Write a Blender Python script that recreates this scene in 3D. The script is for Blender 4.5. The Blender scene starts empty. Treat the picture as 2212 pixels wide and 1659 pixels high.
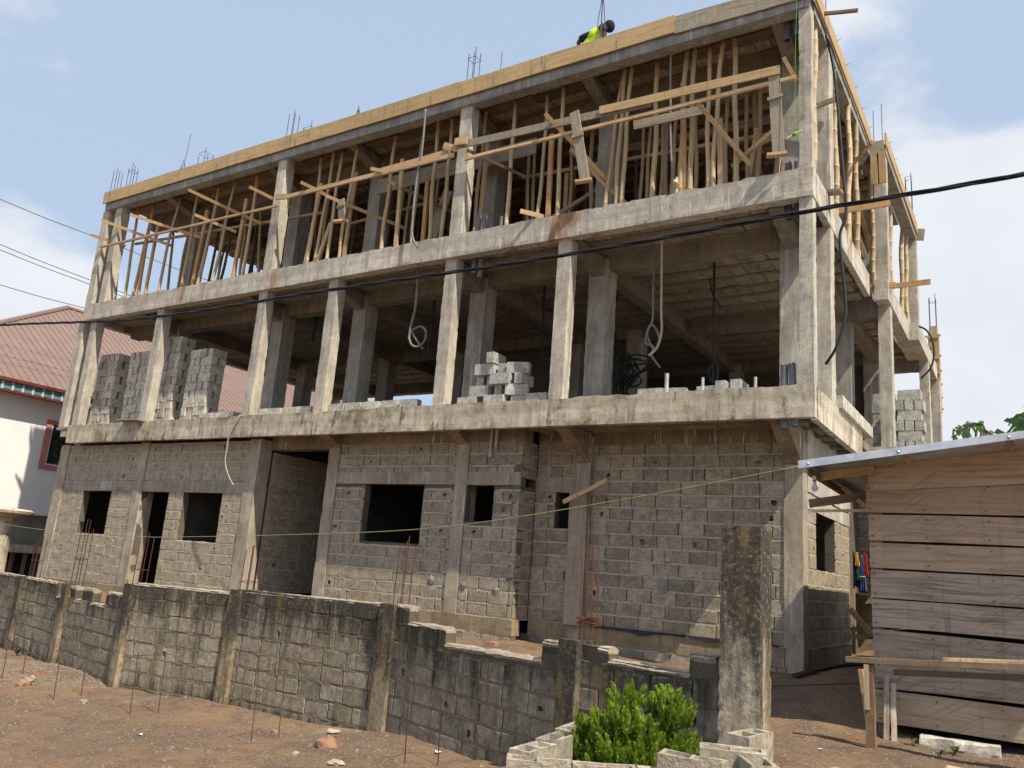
import bpy, bmesh, math, random
from mathutils import Vector, Matrix, noise, Quaternion
from math import sin, cos, pi, radians
random.seed(7)
scn = bpy.context.scene
COL = scn.collection

# ---------------------------------------------------------------- camera
cam_d = bpy.data.cameras.new('camera')
cam = bpy.data.objects.new('camera', cam_d); COL.objects.link(cam)
cam_d.sensor_width = 36.0
cam_d.lens = 36.0 * 3244.09 / 4032.0
cam_d.clip_start = 0.05; cam_d.clip_end = 3000
pitch, roll, yaw = radians(12.9532), radians(4.4114), radians(-33.108)
fw = Vector((sin(yaw)*cos(pitch), cos(yaw)*cos(pitch), sin(pitch)))
r0 = Vector((cos(yaw), -sin(yaw), 0)); u0 = r0.cross(fw)
rt = r0*cos(roll) + u0*sin(roll); up = u0*cos(roll) - r0*sin(roll)
m = Matrix.Identity(4)
for i in range(3):
    m[i][0] = rt[i]; m[i][1] = up[i]; m[i][2] = -fw[i]
cam.matrix_world = m
scn.camera = cam

# ---------------------------------------------------------------- light, sky, exposure
SUN = Vector((1.0, -0.35, 1.45)).normalized()
sun_el = math.asin(SUN.z); sun_rot = math.atan2(SUN.x, SUN.y)
world = bpy.data.worlds.new('World'); scn.world = world; world.use_nodes = True
wt = world.node_tree; wt.nodes.clear()
def wn(t, **k):
    n = wt.nodes.new(t)
    for a, b in k.items(): setattr(n, a, b)
    return n
wout = wn('ShaderNodeOutputWorld'); wbg = wn('ShaderNodeBackground')
sky = wn('ShaderNodeTexSky', sky_type='NISHITA', sun_disc=False, sun_elevation=sun_el, sun_rotation=sun_rot)
sky.air_density = 1.0; sky.dust_density = 2.2; sky.ozone_density = 1.6; sky.altitude = 300
tc = wn('ShaderNodeTexCoord')
wl = wt.links.new
hz = wn('ShaderNodeMix', data_type='RGBA'); hz.inputs[0].default_value = 0.78
wl(sky.outputs[0], hz.inputs[6]); hz.inputs[7].default_value = (4.7, 5.8, 7.5, 1)     # humid tropical haze over the blue
nz = wn('ShaderNodeTexNoise'); nz.inputs['Scale'].default_value = 2.6; nz.inputs['Detail'].default_value = 8; nz.inputs['Roughness'].default_value = 0.6
mp = wn('ShaderNodeMapping'); mp.inputs['Scale'].default_value = (1, 1, 1.7); mp.inputs['Location'].default_value = (3.1, 0.4, 1.2)
wl(tc.outputs['Generated'], mp.inputs[0]); wl(mp.outputs[0], nz.inputs[0])
bias = None
def blob(d, rad, amt):
    """a bank of cloud centred on a direction of the sky"""
    global bias
    d = Vector(d).normalized()
    dp = wn('ShaderNodeVectorMath', operation='DOT_PRODUCT'); wl(tc.outputs['Generated'], dp.inputs[0]); dp.inputs[1].default_value = d
    mr = wn('ShaderNodeMapRange', interpolation_type='SMOOTHSTEP'); wl(dp.outputs['Value'], mr.inputs[0])
    mr.inputs[1].default_value = cos(rad); mr.inputs[2].default_value = 1.0; mr.inputs[3].default_value = 0; mr.inputs[4].default_value = amt
    if bias is None: bias = mr.outputs[0]
    else:
        ad = wn('ShaderNodeMath', operation='ADD'); wl(bias, ad.inputs[0]); wl(mr.outputs[0], ad.inputs[1]); bias = ad.outputs[0]
def skydir(px, py):
    return rt*((px-1106)/1779.7) - up*((py-829.5)/1779.7) + fw
blob(skydir(2170, 840), 0.36, 0.54)
blob(skydir(1990, 620), 0.20, 0.22)
blob(skydir(1830, 130), 0.13, 0.22)
blob(skydir(-20, 640), 0.17, 0.30)
blob(skydir(-60, 110), 0.14, 0.20)
blob((0.9, -0.2, 0.35), 0.9, 0.25); blob((-0.2, -1, 0.3), 0.8, 0.22)
sm = wn('ShaderNodeMath', operation='ADD'); wl(nz.outputs[0], sm.inputs[0]); wl(bias, sm.inputs[1])
cr = wn('ShaderNodeMapRange', interpolation_type='SMOOTHSTEP'); wl(sm.outputs[0], cr.inputs[0])
cr.inputs[1].default_value = 0.64; cr.inputs[2].default_value = 0.80; cr.inputs[4].default_value = 0.92
nz2 = wn('ShaderNodeTexNoise'); nz2.inputs['Scale'].default_value = 5.0; nz2.inputs['Detail'].default_value = 5; wl(mp.outputs[0], nz2.inputs[0])
cc = wn('ShaderNodeMix', data_type='RGBA'); wl(nz2.outputs[0], cc.inputs[0])
cc.inputs[6].default_value = (5.9, 6.3, 7.0, 1); cc.inputs[7].default_value = (8.3, 8.3, 8.4, 1)
mx = wn('ShaderNodeMix', data_type='RGBA'); wl(cr.outputs[0], mx.inputs[0]); wl(hz.outputs[2], mx.inputs[6]); wl(cc.outputs[2], mx.inputs[7])
wl(mx.outputs[2], wbg.inputs[0]); wbg.inputs[1].default_value = 0.085
wl(wbg.outputs[0], wout.inputs[0])
sun_d = bpy.data.lights.new('sun', 'SUN'); sun_d.energy = 4.4; sun_d.angle = radians(0.6); sun_d.color = (1.0, 0.90, 0.74)
sun = bpy.data.objects.new('sun', sun_d); COL.objects.link(sun)
sun.rotation_euler = (-SUN).to_track_quat('-Z', 'Y').to_euler()
scn.view_settings.view_transform = 'Standard'; scn.view_settings.look = 'None'
scn.view_settings.gamma = 1.0; scn.view_settings.use_curve_mapping = False
scn.view_settings.exposure = 0.52
scn.render.engine = 'CYCLES'

# ---------------------------------------------------------------- materials
class NT:
    def __init__(s, name, rough=0.9, metal=0.0):
        s.m = bpy.data.materials.new(name); s.m.use_nodes = True; s.t = s.m.node_tree; s.t.nodes.clear()
        s.out = s.n('ShaderNodeOutputMaterial'); s.b = s.n('ShaderNodeBsdfPrincipled')
        s.b.inputs['Roughness'].default_value = rough; s.b.inputs['Metallic'].default_value = metal
        s.b.inputs['Specular IOR Level'].default_value = 0.25
        s.l(s.b.outputs[0], s.out.inputs[0])
    def n(s, t, **k):
        x = s.t.nodes.new(t)
        for a, b in k.items(): setattr(x, a, b)
        return x
    def l(s, a, b): s.t.links.new(a, b)
    def pos(s, obj=False):
        if obj: return s.n('ShaderNodeTexCoord').outputs['Object']
        return s.n('ShaderNodeNewGeometry').outputs['Position']
    def scl(s, v, x, y, z, off=0.0):
        mp = s.n('ShaderNodeMapping'); s.l(v, mp.inputs[0]); mp.inputs['Scale'].default_value = (x, y, z); mp.inputs['Location'].default_value = (off, off*.7, off*.3)
        return mp.outputs[0]
    def noise(s, v, sc, det=6, ro=0.55, dist=0.0):
        x = s.n('ShaderNodeTexNoise'); s.l(v, x.inputs[0]); x.inputs['Scale'].default_value = sc; x.inputs['Detail'].default_value = det
        x.inputs['Roughness'].default_value = ro; x.inputs['Distortion'].default_value = dist
        return x.outputs[0]
    def ramp(s, v, a, b, lo=0.0, hi=1.0):
        x = s.n('ShaderNodeMapRange', interpolation_type='SMOOTHSTEP'); s.l(v, x.inputs[0])
        x.inputs[1].default_value = a; x.inputs[2].default_value = b; x.inputs[3].default_value = lo; x.inputs[4].default_value = hi
        return x.outputs[0]
    def mul(s, a, b):
        x = s.n('ShaderNodeMath', operation='MULTIPLY'); s.l(a, x.inputs[0])
        if isinstance(b, float): x.inputs[1].default_value = b
        else: s.l(b, x.inputs[1])
        return x.outputs[0]
    def add(s, a, b):
        x = s.n('ShaderNodeMath', operation='ADD'); s.l(a, x.inputs[0])
        if isinstance(b, float): x.inputs[1].default_value = b
        else: s.l(b, x.inputs[1])
        return x.outputs[0]
    def mix(s, f, a, b, mode='MIX'):
        x = s.n('ShaderNodeMix', data_type='RGBA', blend_type=mode)
        if isinstance(f, float): x.inputs[0].default_value = f
        else: s.l(f, x.inputs[0])
        for i, c in ((6, a), (7, b)):
            if isinstance(c, tuple): x.inputs[i].default_value = (c[0], c[1], c[2], 1)
            else: s.l(c, x.inputs[i])
        return x.outputs[2]
    def sep(s, v):
        x = s.n('ShaderNodeSeparateXYZ'); s.l(v, x.inputs[0]); return x.outputs
    def rnd(s): return s.n('ShaderNodeObjectInfo').outputs['Random']
    def bright(s, col, f):
        """multiply a colour by a grey factor socket"""
        x = s.n('ShaderNodeVectorMath', operation='SCALE'); s.l(col, x.inputs[0]); s.l(f, x.inputs['Scale']); return x.outputs[0]
    def done(s, col, h=None, bs=0.4, bd=0.02):
        if isinstance(col, tuple): s.b.inputs['Base Color'].default_value = (col[0], col[1], col[2], 1)
        else: s.l(col, s.b.inputs['Base Color'])
        if h is not None:
            b = s.n('ShaderNodeBump'); b.inputs['Strength'].default_value = bs; b.inputs['Distance'].default_value = bd
            s.l(h, b.inputs['Height']); s.l(b.outputs[0], s.b.inputs['Normal'])
        return s.m

def concrete(name, base, dark, streak=0.5, white=0.35, rust=0.0, moss=0.0, board=True, bump=0.5, band=None):
    t = NT(name, 0.92); p = t.pos()
    n1 = t.noise(p, 1.3, 8, 0.6); n2 = t.noise(p, 9, 6, 0.65); n3 = t.noise(p, 60, 3, 0.6)
    c = t.mix(t.ramp(n1, 0.35, 0.68), base, tuple(x*0.72 for x in base))
    c = t.mix(t.ramp(n2, 0.5, 0.75, 0, 0.5), c, dark)
    st = t.noise(t.scl(p, 9, 9, 0.55), 1.0, 6, 0.6)
    c = t.mix(t.ramp(st, 0.52, 0.74, 0, streak), c, dark)
    s2 = t.noise(t.scl(p, 17, 17, 1.1, 4.0), 1.0, 4, 0.6); big = t.noise(p, 0.9, 3)
    wf = t.mul(t.ramp(s2, 0.57, 0.66), t.ramp(big, 0.38, 0.58, 0, white))
    if band:
        zz = t.sep(p)[2]; zn = t.add(zz, t.mul(t.noise(p, 2.5, 5, 0.6), 0.12)); wf = t.mul(wf, t.ramp(zn, band+0.04, band+0.09, 1.0, 0.25))
        c = t.mix(t.ramp(zn, band+0.03, band+0.07, 0, 0.55), c, tuple(x*0.72 for x in base))
    c = t.mix(wf, c, (0.66, 0.63, 0.57))
    if rust:
        rn = t.noise(t.scl(p, 2.2, 2.2, 0.5, 9.0), 1.0, 5, 0.6)
        c = t.mix(t.ramp(rn, 0.585, 0.67, 0, rust), c, (0.33, 0.17, 0.06))
    if moss:
        mn = t.noise(t.scl(p, 1.5, 1.5, 1.8, 5.0), 1.0, 8, 0.65)
        c = t.mix(t.ramp(mn, 0.52, 0.66, 0, moss), c, (0.19, 0.15, 0.075))
        mk = t.noise(t.scl(p, 5, 5, 1.6, 2.0), 1.0, 9, 0.7)
        c = t.mix(t.ramp(mk, 0.55, 0.66, 0, moss), c, (0.08, 0.072, 0.055))
    c = t.bright(c, t.ramp(n3, 0.25, 0.75, 0.84, 1.12)); nm = t.noise(t.scl(p, 6, 6, 1.8), 1.0, 8, 0.72); c = t.bright(c, t.ramp(nm, 0.32, 0.68, 0.78, 1.15))
    vo = t.n('ShaderNodeTexVoronoi'); t.l(p, vo.inputs['Vector']); vo.inputs['Scale'].default_value = 16
    pit = t.ramp(vo.outputs['Distance'], 0.05, 0.16)
    c = t.mix(t.mul(t.ramp(vo.outputs['Distance'], 0.04, 0.13, 1, 0), 0.45), c, tuple(x*0.4 for x in dark))
    h = t.add(t.mul(n2, 0.7), t.add(t.mul(n3, 0.35), t.mul(pit, 0.5)))
    if board:
        bl = t.noise(t.scl(p, 0.5, 0.5, 9.0, 1.0), 1.0, 3, 0.5); h = t.add(h, t.mul(bl, 0.4))
        c = t.bright(c, t.ramp(bl, 0.3, 0.7, 0.88, 1.08))
    return t.done(c, h, bump, 0.02)

def blockmat(name, base, var=0.16, warm=0.3, moldtop=None, stain=0.35, moldamt=1.0, span=0.8):
    t = NT(name, 0.95); p = t.pos(); r = t.rnd()
    n1 = t.noise(p, 2.3, 7, 0.6); n2 = t.noise(p, 24, 5, 0.7); n3 = t.noise(p, 110, 2, 0.6)
    c = t.mix(r, tuple(x*(1-var) for x in base), tuple(x*(1+var) for x in base))
    c = t.mix(t.ramp(n1, 0.42, 0.7, 0, warm), c, (base[0]*0.92, base[1]*0.76, base[2]*0.56))
    st = t.noise(t.scl(p, 10, 10, 0.7), 1.0, 5, 0.6)
    c = t.mix(t.ramp(st, 0.58, 0.74, 0, stain), c, tuple(x*0.45 for x in base))
    s2 = t.noise(t.scl(p, 21, 21, 1.0, 3.0), 1.0, 4, 0.6)
    c = t.mix(t.ramp(s2, 0.66, 0.71, 0, 0.38), c, (0.58, 0.54, 0.46))
    c = t.bright(c, t.ramp(n2, 0.25, 0.75, 0.74, 1.18)); nm = t.noise(p, 6.0, 6, 0.7); c = t.bright(c, t.ramp(nm, 0.32, 0.68, 0.76, 1.2))
    if moldtop is not None:
        z = t.sep(p)[2]
        ms = t.noise(t.scl(p, 6.5, 6.5, 0.9, 6.0), 1.0, 9, 0.68); mb = t.noise(p, 1.1, 4)
        zz = t.add(t.ramp(z, moldtop-span, moldtop, 0.0, 0.30 if span < 1 else 0.42), t.mul(mb, 0.42))
        sp = t.noise(p, 22, 6, 0.75); f = t.mul(t.ramp(t.add(ms, zz), 0.70, 0.98, 0, moldamt), t.ramp(sp, 0.32, 0.52, 0.45, 1.0))
        c = t.mix(f, c, (0.050, 0.045, 0.035))
        ys = t.noise(t.scl(p, 4, 4, 0.8, 8.0), 1.0, 6, 0.6)
        c = t.mix(t.ramp(ys, 0.53, 0.68, 0, 0.62 if span < 1 else 0.8), c, (0.19, 0.135, 0.055))
        dk = t.noise(p, 16, 8, 0.8); c = t.mix(t.ramp(dk, 0.56, 0.66, 0, 0.5 if span < 1 else 0.8), c, (0.05, 0.045, 0.035))
        bz = t.ramp(z, -2.15, -1.72, 0.36, 0.0)
        c = t.mix(t.ramp(t.add(ms, bz), 0.68, 0.95, 0, 0.85), c, (0.045, 0.045, 0.035))
        w = t.noise(p, 7.5, 9, 0.8)
        c = t.mix(t.ramp(w, 0.60, 0.72, 0, 0.55), c, (0.40, 0.37, 0.31))
    vo = t.n('ShaderNodeTexVoronoi'); t.l(p, vo.inputs['Vector']); vo.inputs['Scale'].default_value = 75
    c = t.mix(t.ramp(vo.outputs['Distance'], 0.08, 0.24, 0.5, 0), c, tuple(x*0.35 for x in base))
    return t.done(c, t.add(t.mul(n2, 0.8), t.mul(n3, 0.6)), 0.55, 0.012)

def mortarmat(name, base, dirt=0.4, moldtop=None):
    t = NT(name, 0.95); p = t.pos()
    n1 = t.noise(p, 3.0, 7, 0.65); n2 = t.noise(p, 30, 4, 0.7)
    c = t.mix(t.ramp(n1, 0.4, 0.7, 0, dirt), base, tuple(x*0.5 for x in base))
    if moldtop is not None:
        z = t.sep(p)[2]; ms = t.noise(t.scl(p, 6.5, 6.5, 0.9, 6.0), 1.0, 8, 0.68)
        c = t.mix(t.ramp(t.add(ms, t.ramp(z, moldtop-0.9, moldtop, 0.05, 0.5)), 0.62, 0.9, 0, 0.9), c, (0.05, 0.045, 0.03))
        ys = t.noise(t.scl(p, 4, 4, 2.0, 8.0), 1.0, 6, 0.6); c = t.mix(t.ramp(ys, 0.5, 0.66, 0, 0.8), c, (0.20, 0.145, 0.06))
    c = t.bright(c, t.ramp(n2, 0.25, 0.75, 0.72, 1.2))
    return t.done(c, n2, 0.8, 0.02)

def woodmat(name, base, dark, var=0.2, grain=1.0, streaks=0.0, rough=0.8, cross=True, saw=0.0):
    """grain runs along the piece (object X)"""
    t = NT(name, rough); o = t.pos(True); r = t.rnd(); p = t.pos()
    off = t.n('ShaderNodeVectorMath', operation='ADD'); t.l(o, off.inputs[0])
    cmb = t.n('ShaderNodeCombineXYZ'); t.l(t.mul(r, 37.0), cmb.inputs[0]); t.l(t.mul(r, 11.0), cmb.inputs[1]); t.l(cmb.outputs[0], off.inputs[1]); v = off.outputs[0]
    g1 = t.noise(t.scl(v, 1.4, 26, 26), 1.0, 6, 0.6, 0.6); g2 = t.noise(t.scl(v, 5, 90, 90), 1.0, 3, 0.6)
    n1 = t.noise(p, 2.5, 5, 0.6)
    c = t.mix(r, tuple(x*(1-var) for x in base), tuple(min(1, x*(1+var)) for x in base))
    c = t.mix(t.ramp(g1, 0.44, 0.68, 0, 0.75*grain), c, dark)
    c = t.mix(t.ramp(n1, 0.46, 0.72, 0, 0.45), c, tuple(x*0.8+y*0.2 for x, y in zip(dark, base)))
    if cross:
        sw = t.noise(t.scl(v, 34, 5, 5), 1.0, 2, 0.5); c = t.bright(c, t.ramp(sw, 0.3, 0.7, 0.9, 1.08))
    if streaks:
        s2 = t.noise(t.scl(p, 16, 16, 1.2), 1.0, 5, 0.6); c = t.mix(t.ramp(s2, 0.56, 0.70, 0, streaks), c, (0.16, 0.145, 0.125))
        s3 = t.noise(t.scl(p, 3, 3, 3), 1.0, 8, 0.7); c = t.mix(t.ramp(s3, 0.60, 0.72, 0, streaks), c, (0.36, 0.33, 0.28))
    if saw:
        mr_ = t.n('ShaderNodeMapping'); t.l(v, mr_.inputs[0]); mr_.inputs['Rotation'].default_value = (0, radians(33), 0); mr_.inputs['Scale'].default_value = (1, 1, 1)
        sw = t.noise(t.scl(mr_.outputs[0], 1.2, 1.2, 55), 1.0, 3, 0.6); pt = t.noise(p, 1.7, 3)
        c = t.mix(t.mul(t.ramp(sw, 0.52, 0.66), t.ramp(pt, 0.45, 0.6, 0, saw)), c, dark)
        kn = t.noise(t.scl(v, 2.6, 6, 6, 3.3), 1.0, 7, 0.65, 1.5); c = t.mix(t.ramp(kn, 0.60, 0.74, 0, 0.75), c, tuple(x*0.55 for x in dark))
    c = t.bright(c, t.ramp(g2, 0.3, 0.7, 0.9, 1.08))
    return t.done(c, t.add(g1, t.mul(g2, 0.5)), 0.35, 0.006)

def plain(name, col, rough=0.6, metal=0.0, var=0.0, nscale=8.0):
    t = NT(name, rough, metal); p = t.pos(); n = t.noise(p, nscale, 6, 0.6)
    c = t.mix(t.ramp(n, 0.35, 0.7), col, tuple(x*(0.7) for x in col))
    if var: c = t.bright(c, t.ramp(t.rnd(), 0, 1, 1-var, 1+var))
    return t.done(c, n, 0.2, 0.01)

M = {}
M['slab1'] = concrete('weathered_concrete', (0.60, 0.53, 0.41), (0.14, 0.12, 0.085), 0.75, 0.95, 0.2, 0.75, band=2.60)
M['slab2'] = concrete('streaked_concrete', (0.60, 0.555, 0.475), (0.20, 0.18, 0.155), 0.6, 1.0, 0.8, 0.12, band=5.80)
M['beam'] = concrete('grey_concrete', (0.33, 0.33, 0.305), (0.14, 0.14, 0.13), 0.5, 0.6)
M['col'] = concrete('column_concrete', (0.53, 0.485, 0.405), (0.20, 0.18, 0.15), 0.55, 0.5, board=False)
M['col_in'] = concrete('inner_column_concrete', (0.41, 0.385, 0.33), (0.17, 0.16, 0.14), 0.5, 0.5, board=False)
M['colg'] = concrete('ground_column_concrete', (0.44, 0.38, 0.295), (0.21, 0.185, 0.145), 0.4, 0.5, board=False)
M['lintel'] = concrete('lintel_concrete', (0.40, 0.35, 0.275), (0.21, 0.19, 0.155), 0.35, 0.6)
M['drip'] = concrete('dripped_concrete', (0.31, 0.235, 0.155), (0.17, 0.125, 0.08), 0.7, 1.0)
M['plinth'] = concrete('earth_stained_concrete', (0.33, 0.255, 0.165), (0.20, 0.15, 0.10), 0.6, 0.3, 0.2, 0.25)
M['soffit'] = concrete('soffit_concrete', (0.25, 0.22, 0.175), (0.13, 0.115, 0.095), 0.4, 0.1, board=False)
M['hourdis'] = blockmat('ceiling_block_concrete', (0.31, 0.265, 0.20), 0.2, 0.4)
M['block'] = blockmat('block_concrete', (0.335, 0.288, 0.218), 0.20, 0.25, stain=0.28)
M['mortar'] = mortarmat('mortar', (0.50, 0.435, 0.34), 0.45)
M['inner'] = mortarmat('shade_darkened_inner_wall', (0.13, 0.115, 0.095), 0.5)  # inner walls coloured near black in place of room shade
M['joint'] = mortarmat('dark_joint', (0.15, 0.13, 0.10), 0.5)
M['fjoint'] = mortarmat('dark_mouldy_joint', (0.12, 0.10, 0.075), 0.5)
M['newblock'] = blockmat('fresh_block_concrete', (0.52, 0.49, 0.42), 0.10, 0.12, stain=0.1)
M['greyblock'] = blockmat('grey_block_concrete', (0.42, 0.415, 0.385), 0.10, 0.05, stain=0.1)
M['fblock'] = blockmat('mouldy_block_concrete', (0.265, 0.232, 0.18), 0.16, 0.3, moldtop=-0.55, stain=0.5)
M['fmortar'] = mortarmat('mouldy_mortar', (0.21, 0.175, 0.12), 0.5, moldtop=-0.45)
M['fpost'] = blockmat('mouldy_post_concrete', (0.33, 0.27, 0.185), 0.1, 0.4, moldtop=-0.35, stain=0.8, span=1.9)
M['gate'] = blockmat('mouldy_gate_concrete', (0.36, 0.31, 0.24), 0.1, 0.4, moldtop=0.45, stain=0.9, span=2.1)
M['top'] = mortarmat('pale_mortar', (0.40, 0.345, 0.265), 0.5)
M['planter'] = blockmat('weathered_planter_concrete', (0.35, 0.315, 0.25), 0.1, 0.3, stain=0.5)
M['board_y'] = woodmat('yellow_formwork_wood', (0.50, 0.36, 0.185), (0.33, 0.225, 0.11), 0.09, 0.9, 0.75, cross=False, saw=0.4)
M['board_g'] = woodmat('cement_smeared_wood', (0.33, 0.29, 0.22), (0.17, 0.14, 0.10), 0.1, 0.8, 0.6)
M['wood'] = woodmat('sawn_wood', (0.54, 0.395, 0.235), (0.28, 0.155, 0.07), 0.22, 0.8)
M['wood_o'] = woodmat('orange_wood', (0.52, 0.33, 0.165), (0.28, 0.145, 0.065), 0.2, 0.6)
M['wood_d'] = woodmat('dark_wood', (0.20, 0.13, 0.08), (0.09, 0.06, 0.04), 0.3, 0.8)
M['plank'] = woodmat('hut_plank_wood', (0.50, 0.385, 0.275), (0.26, 0.185, 0.13), 0.14, 0.9, 0.25, cross=False, saw=0.6)
M['plank_g'] = woodmat('weathered_plank_wood', (0.43, 0.355, 0.28), (0.14, 0.105, 0.08), 0.16, 1.0, 0.5, cross=False, saw=0.6)
M['plank_d'] = woodmat('worn_dark_wood', (0.27, 0.195, 0.13), (0.12, 0.085, 0.06), 0.2, 0.9)
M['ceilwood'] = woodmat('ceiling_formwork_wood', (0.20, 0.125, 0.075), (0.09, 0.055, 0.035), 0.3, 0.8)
t = NT('bamboo', 0.6); o = t.pos(True); r = t.rnd(); z = t.sep(o)[2]
c = t.mix(r, (0.60, 0.47, 0.295), (0.44, 0.335, 0.20)); g = t.noise(t.scl(o, 40, 40, 2), 1.0, 4, 0.6)
c = t.mix(t.ramp(g, 0.5, 0.75, 0, 0.6), c, (0.16, 0.12, 0.07)); g2 = t.noise(t.scl(t.pos(), 3, 3, 3), 1.0, 6, 0.7)
c = t.mix(t.ramp(g2, 0.58, 0.72, 0, 0.5), c, (0.30, 0.27, 0.22)); M['bamboo'] = t.done(c, g, 0.2, 0.004)
t = NT('mossy_bamboo', 0.8); p = t.pos(); g = t.noise(p, 14, 6, 0.7)
M['bamboo_m'] = t.done(t.mix(t.ramp(g, 0.45, 0.6), (0.12, 0.085, 0.05), (0.42, 0.40, 0.34)), g, 0.3, 0.004)
M['bamboo_d'] = woodmat('shade_darkened_bamboo', (0.22, 0.155, 0.095), (0.10, 0.07, 0.045), 0.3, 0.5)  # bamboo of the deep rows, interior shade put into its colour
M['rust'] = plain('rusty_steel', (0.13, 0.06, 0.038), 0.8, 0.3, 0.2, 30)
M['rebar'] = plain('dark_steel', (0.12, 0.10, 0.10), 0.6, 0.5)
M['cable'] = plain('black_cable', (0.018, 0.018, 0.022), 0.45)
M['wire'] = plain('thin_grey_wire', (0.12, 0.12, 0.13), 0.5)
M['conduit'] = plain('grey_conduit', (0.20, 0.205, 0.20), 0.55)
M['darkconduit'] = plain('dark_conduit', (0.035, 0.037, 0.04), 0.5)
M['cream'] = plain('cream_tube', (0.40, 0.35, 0.26), 0.6)
M['pvc'] = plain('grey_plastic_pipe', (0.16, 0.17, 0.18), 0.4)
M['lightpvc'] = plain('light_plastic_pipe', (0.5, 0.49, 0.45), 0.4)
M['plastic'] = plain('black_sheeting', (0.02, 0.02, 0.022), 0.35)
M['redearth'] = plain('broken_clay', (0.33, 0.18, 0.12), 0.9)
M['green'] = plain('green_twine', (0.06, 0.50, 0.05), 0.6)
M['rope'] = plain('yellow_green_rope', (0.30, 0.31, 0.13), 0.7)
t = NT('zinc_sheet', 0.38, 0.75); p = t.pos(); n = t.noise(p, 5, 6, 0.6)
M['zinc'] = t.done(t.mix(t.ramp(n, 0.4, 0.7), (0.62, 0.63, 0.65), (0.42, 0.43, 0.45)), n, 0.1, 0.01)
t = NT('burgundy_roof_sheet', 0.45, 0.1); p = t.pos(); n = t.noise(p, 1.6, 7, 0.65); n2 = t.noise(p, 45, 2, 0.5)
c = t.mix(t.ramp(n, 0.4, 0.7, 0, 0.6), (0.225, 0.15, 0.125), (0.265, 0.195, 0.165)); c = t.mix(t.ramp(n2, 0.70, 0.74), c, (0.7, 0.62, 0.55))
M['roof'] = t.done(c, n, 0.05, 0.01)
M['rooftrim'] = plain('burgundy_trim', (0.16, 0.045, 0.04), 0.4)
M['soffstrip'] = plain('blue_grey_sheet', (0.14, 0.24, 0.27), 0.4)
M['soffrib'] = plain('pale_blue_rib', (0.42, 0.58, 0.62), 0.4)
t = NT('white_painted_plaster', 0.9); n = t.noise(t.pos(), 1.0, 5, 0.6); M['plaster'] = t.done(t.mix(t.ramp(n, 0.4, 0.7), (0.80, 0.79, 0.77), (0.74, 0.73, 0.71)), n, 0.05)
M['greyplaster'] = plain('grey_plaster', (0.40, 0.39, 0.37), 0.9, 0, 0, 2)
M['pink'] = plain('pink_paint', (0.52, 0.22, 0.20), 0.8)
M['white'] = plain('white_frame', (0.75, 0.75, 0.75), 0.5)
t = NT('dark_glass', 0.12); t.b.inputs['Specular IOR Level'].default_value = 0.6
n = t.noise(t.pos(), 6, 4, 0.6); M['glass'] = t.done(t.mix(t.ramp(n, 0.45, 0.62), (0.012, 0.014, 0.016), (0.05, 0.055, 0.05)))
M['iron'] = plain('black_iron', (0.015, 0.015, 0.015), 0.5)
M['stone'] = plain('pale_stone', (0.33, 0.275, 0.22), 0.95, 0, 0.4, 12)
M['vest'] = plain('high_visibility_yellow', (0.62, 0.92, 0.03), 0.7, 0, 0, 2)
M['skin'] = plain('dark_skin', (0.10, 0.052, 0.035), 0.6)
M['darkcloth'] = plain('dark_cloth', (0.022, 0.022, 0.028), 0.9)
M['print'] = plain('dark_print', (0.03, 0.05, 0.02), 0.8)
M['red'] = plain('red_cloth', (0.75, 0.06, 0.03), 0.8); M['blue'] = plain('blue_cloth', (0.10, 0.11, 0.30), 0.9); M['navy'] = plain('navy_cloth', (0.02, 0.022, 0.035), 0.9)
M['yellow'] = plain('yellow_cloth', (0.85, 0.42, 0.03), 0.8); M['teal'] = plain('teal_cloth', (0.05, 0.42, 0.38), 0.8); M['bulb'] = plain('bulb_glass', (0.66, 0.66, 0.66), 0.25)
t = NT('conifer_foliage', 0.55); p = t.pos(); n = t.noise(p, 7, 4, 0.6)
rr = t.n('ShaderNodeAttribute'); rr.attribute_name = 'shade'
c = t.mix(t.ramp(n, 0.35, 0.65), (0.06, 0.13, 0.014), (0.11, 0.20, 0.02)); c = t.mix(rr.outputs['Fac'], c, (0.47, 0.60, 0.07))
t.b.inputs['Subsurface Weight'].default_value = 0.0
M['leaf'] = t.done(c)
tr = t.n('ShaderNodeBsdfTranslucent'); t.l(c, tr.inputs[0]); mxs = t.n('ShaderNodeMixShader'); mxs.inputs[0].default_value = 0.3
t.l(t.b.outputs[0], mxs.inputs[1]); t.l(tr.outputs[0], mxs.inputs[2]); t.l(mxs.outputs[0], t.out.inputs[0])
def leafm(name, a, b, tl=0.35):
    t = NT(name, 0.45); n = t.noise(t.pos(), 9, 5, 0.6); c = t.mix(t.ramp(n, 0.4, 0.65), a, b); t.done(c)
    tr = t.n('ShaderNodeBsdfTranslucent'); t.l(c, tr.inputs[0]); mxs = t.n('ShaderNodeMixShader'); mxs.inputs[0].default_value = tl
    t.l(t.b.outputs[0], mxs.inputs[1]); t.l(tr.outputs[0], mxs.inputs[2]); t.l(mxs.outputs[0], t.out.inputs[0]); return t.m
M['banana'] = leafm('banana_leaf', (0.045, 0.11, 0.03), (0.08, 0.17, 0.045)); M['banana_dry'] = leafm('dry_banana_leaf', (0.20, 0.12, 0.06), (0.10, 0.055, 0.03)); M['weed'] = leafm('weed_leaf', (0.07, 0.15, 0.03), (0.10, 0.20, 0.05))
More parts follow.
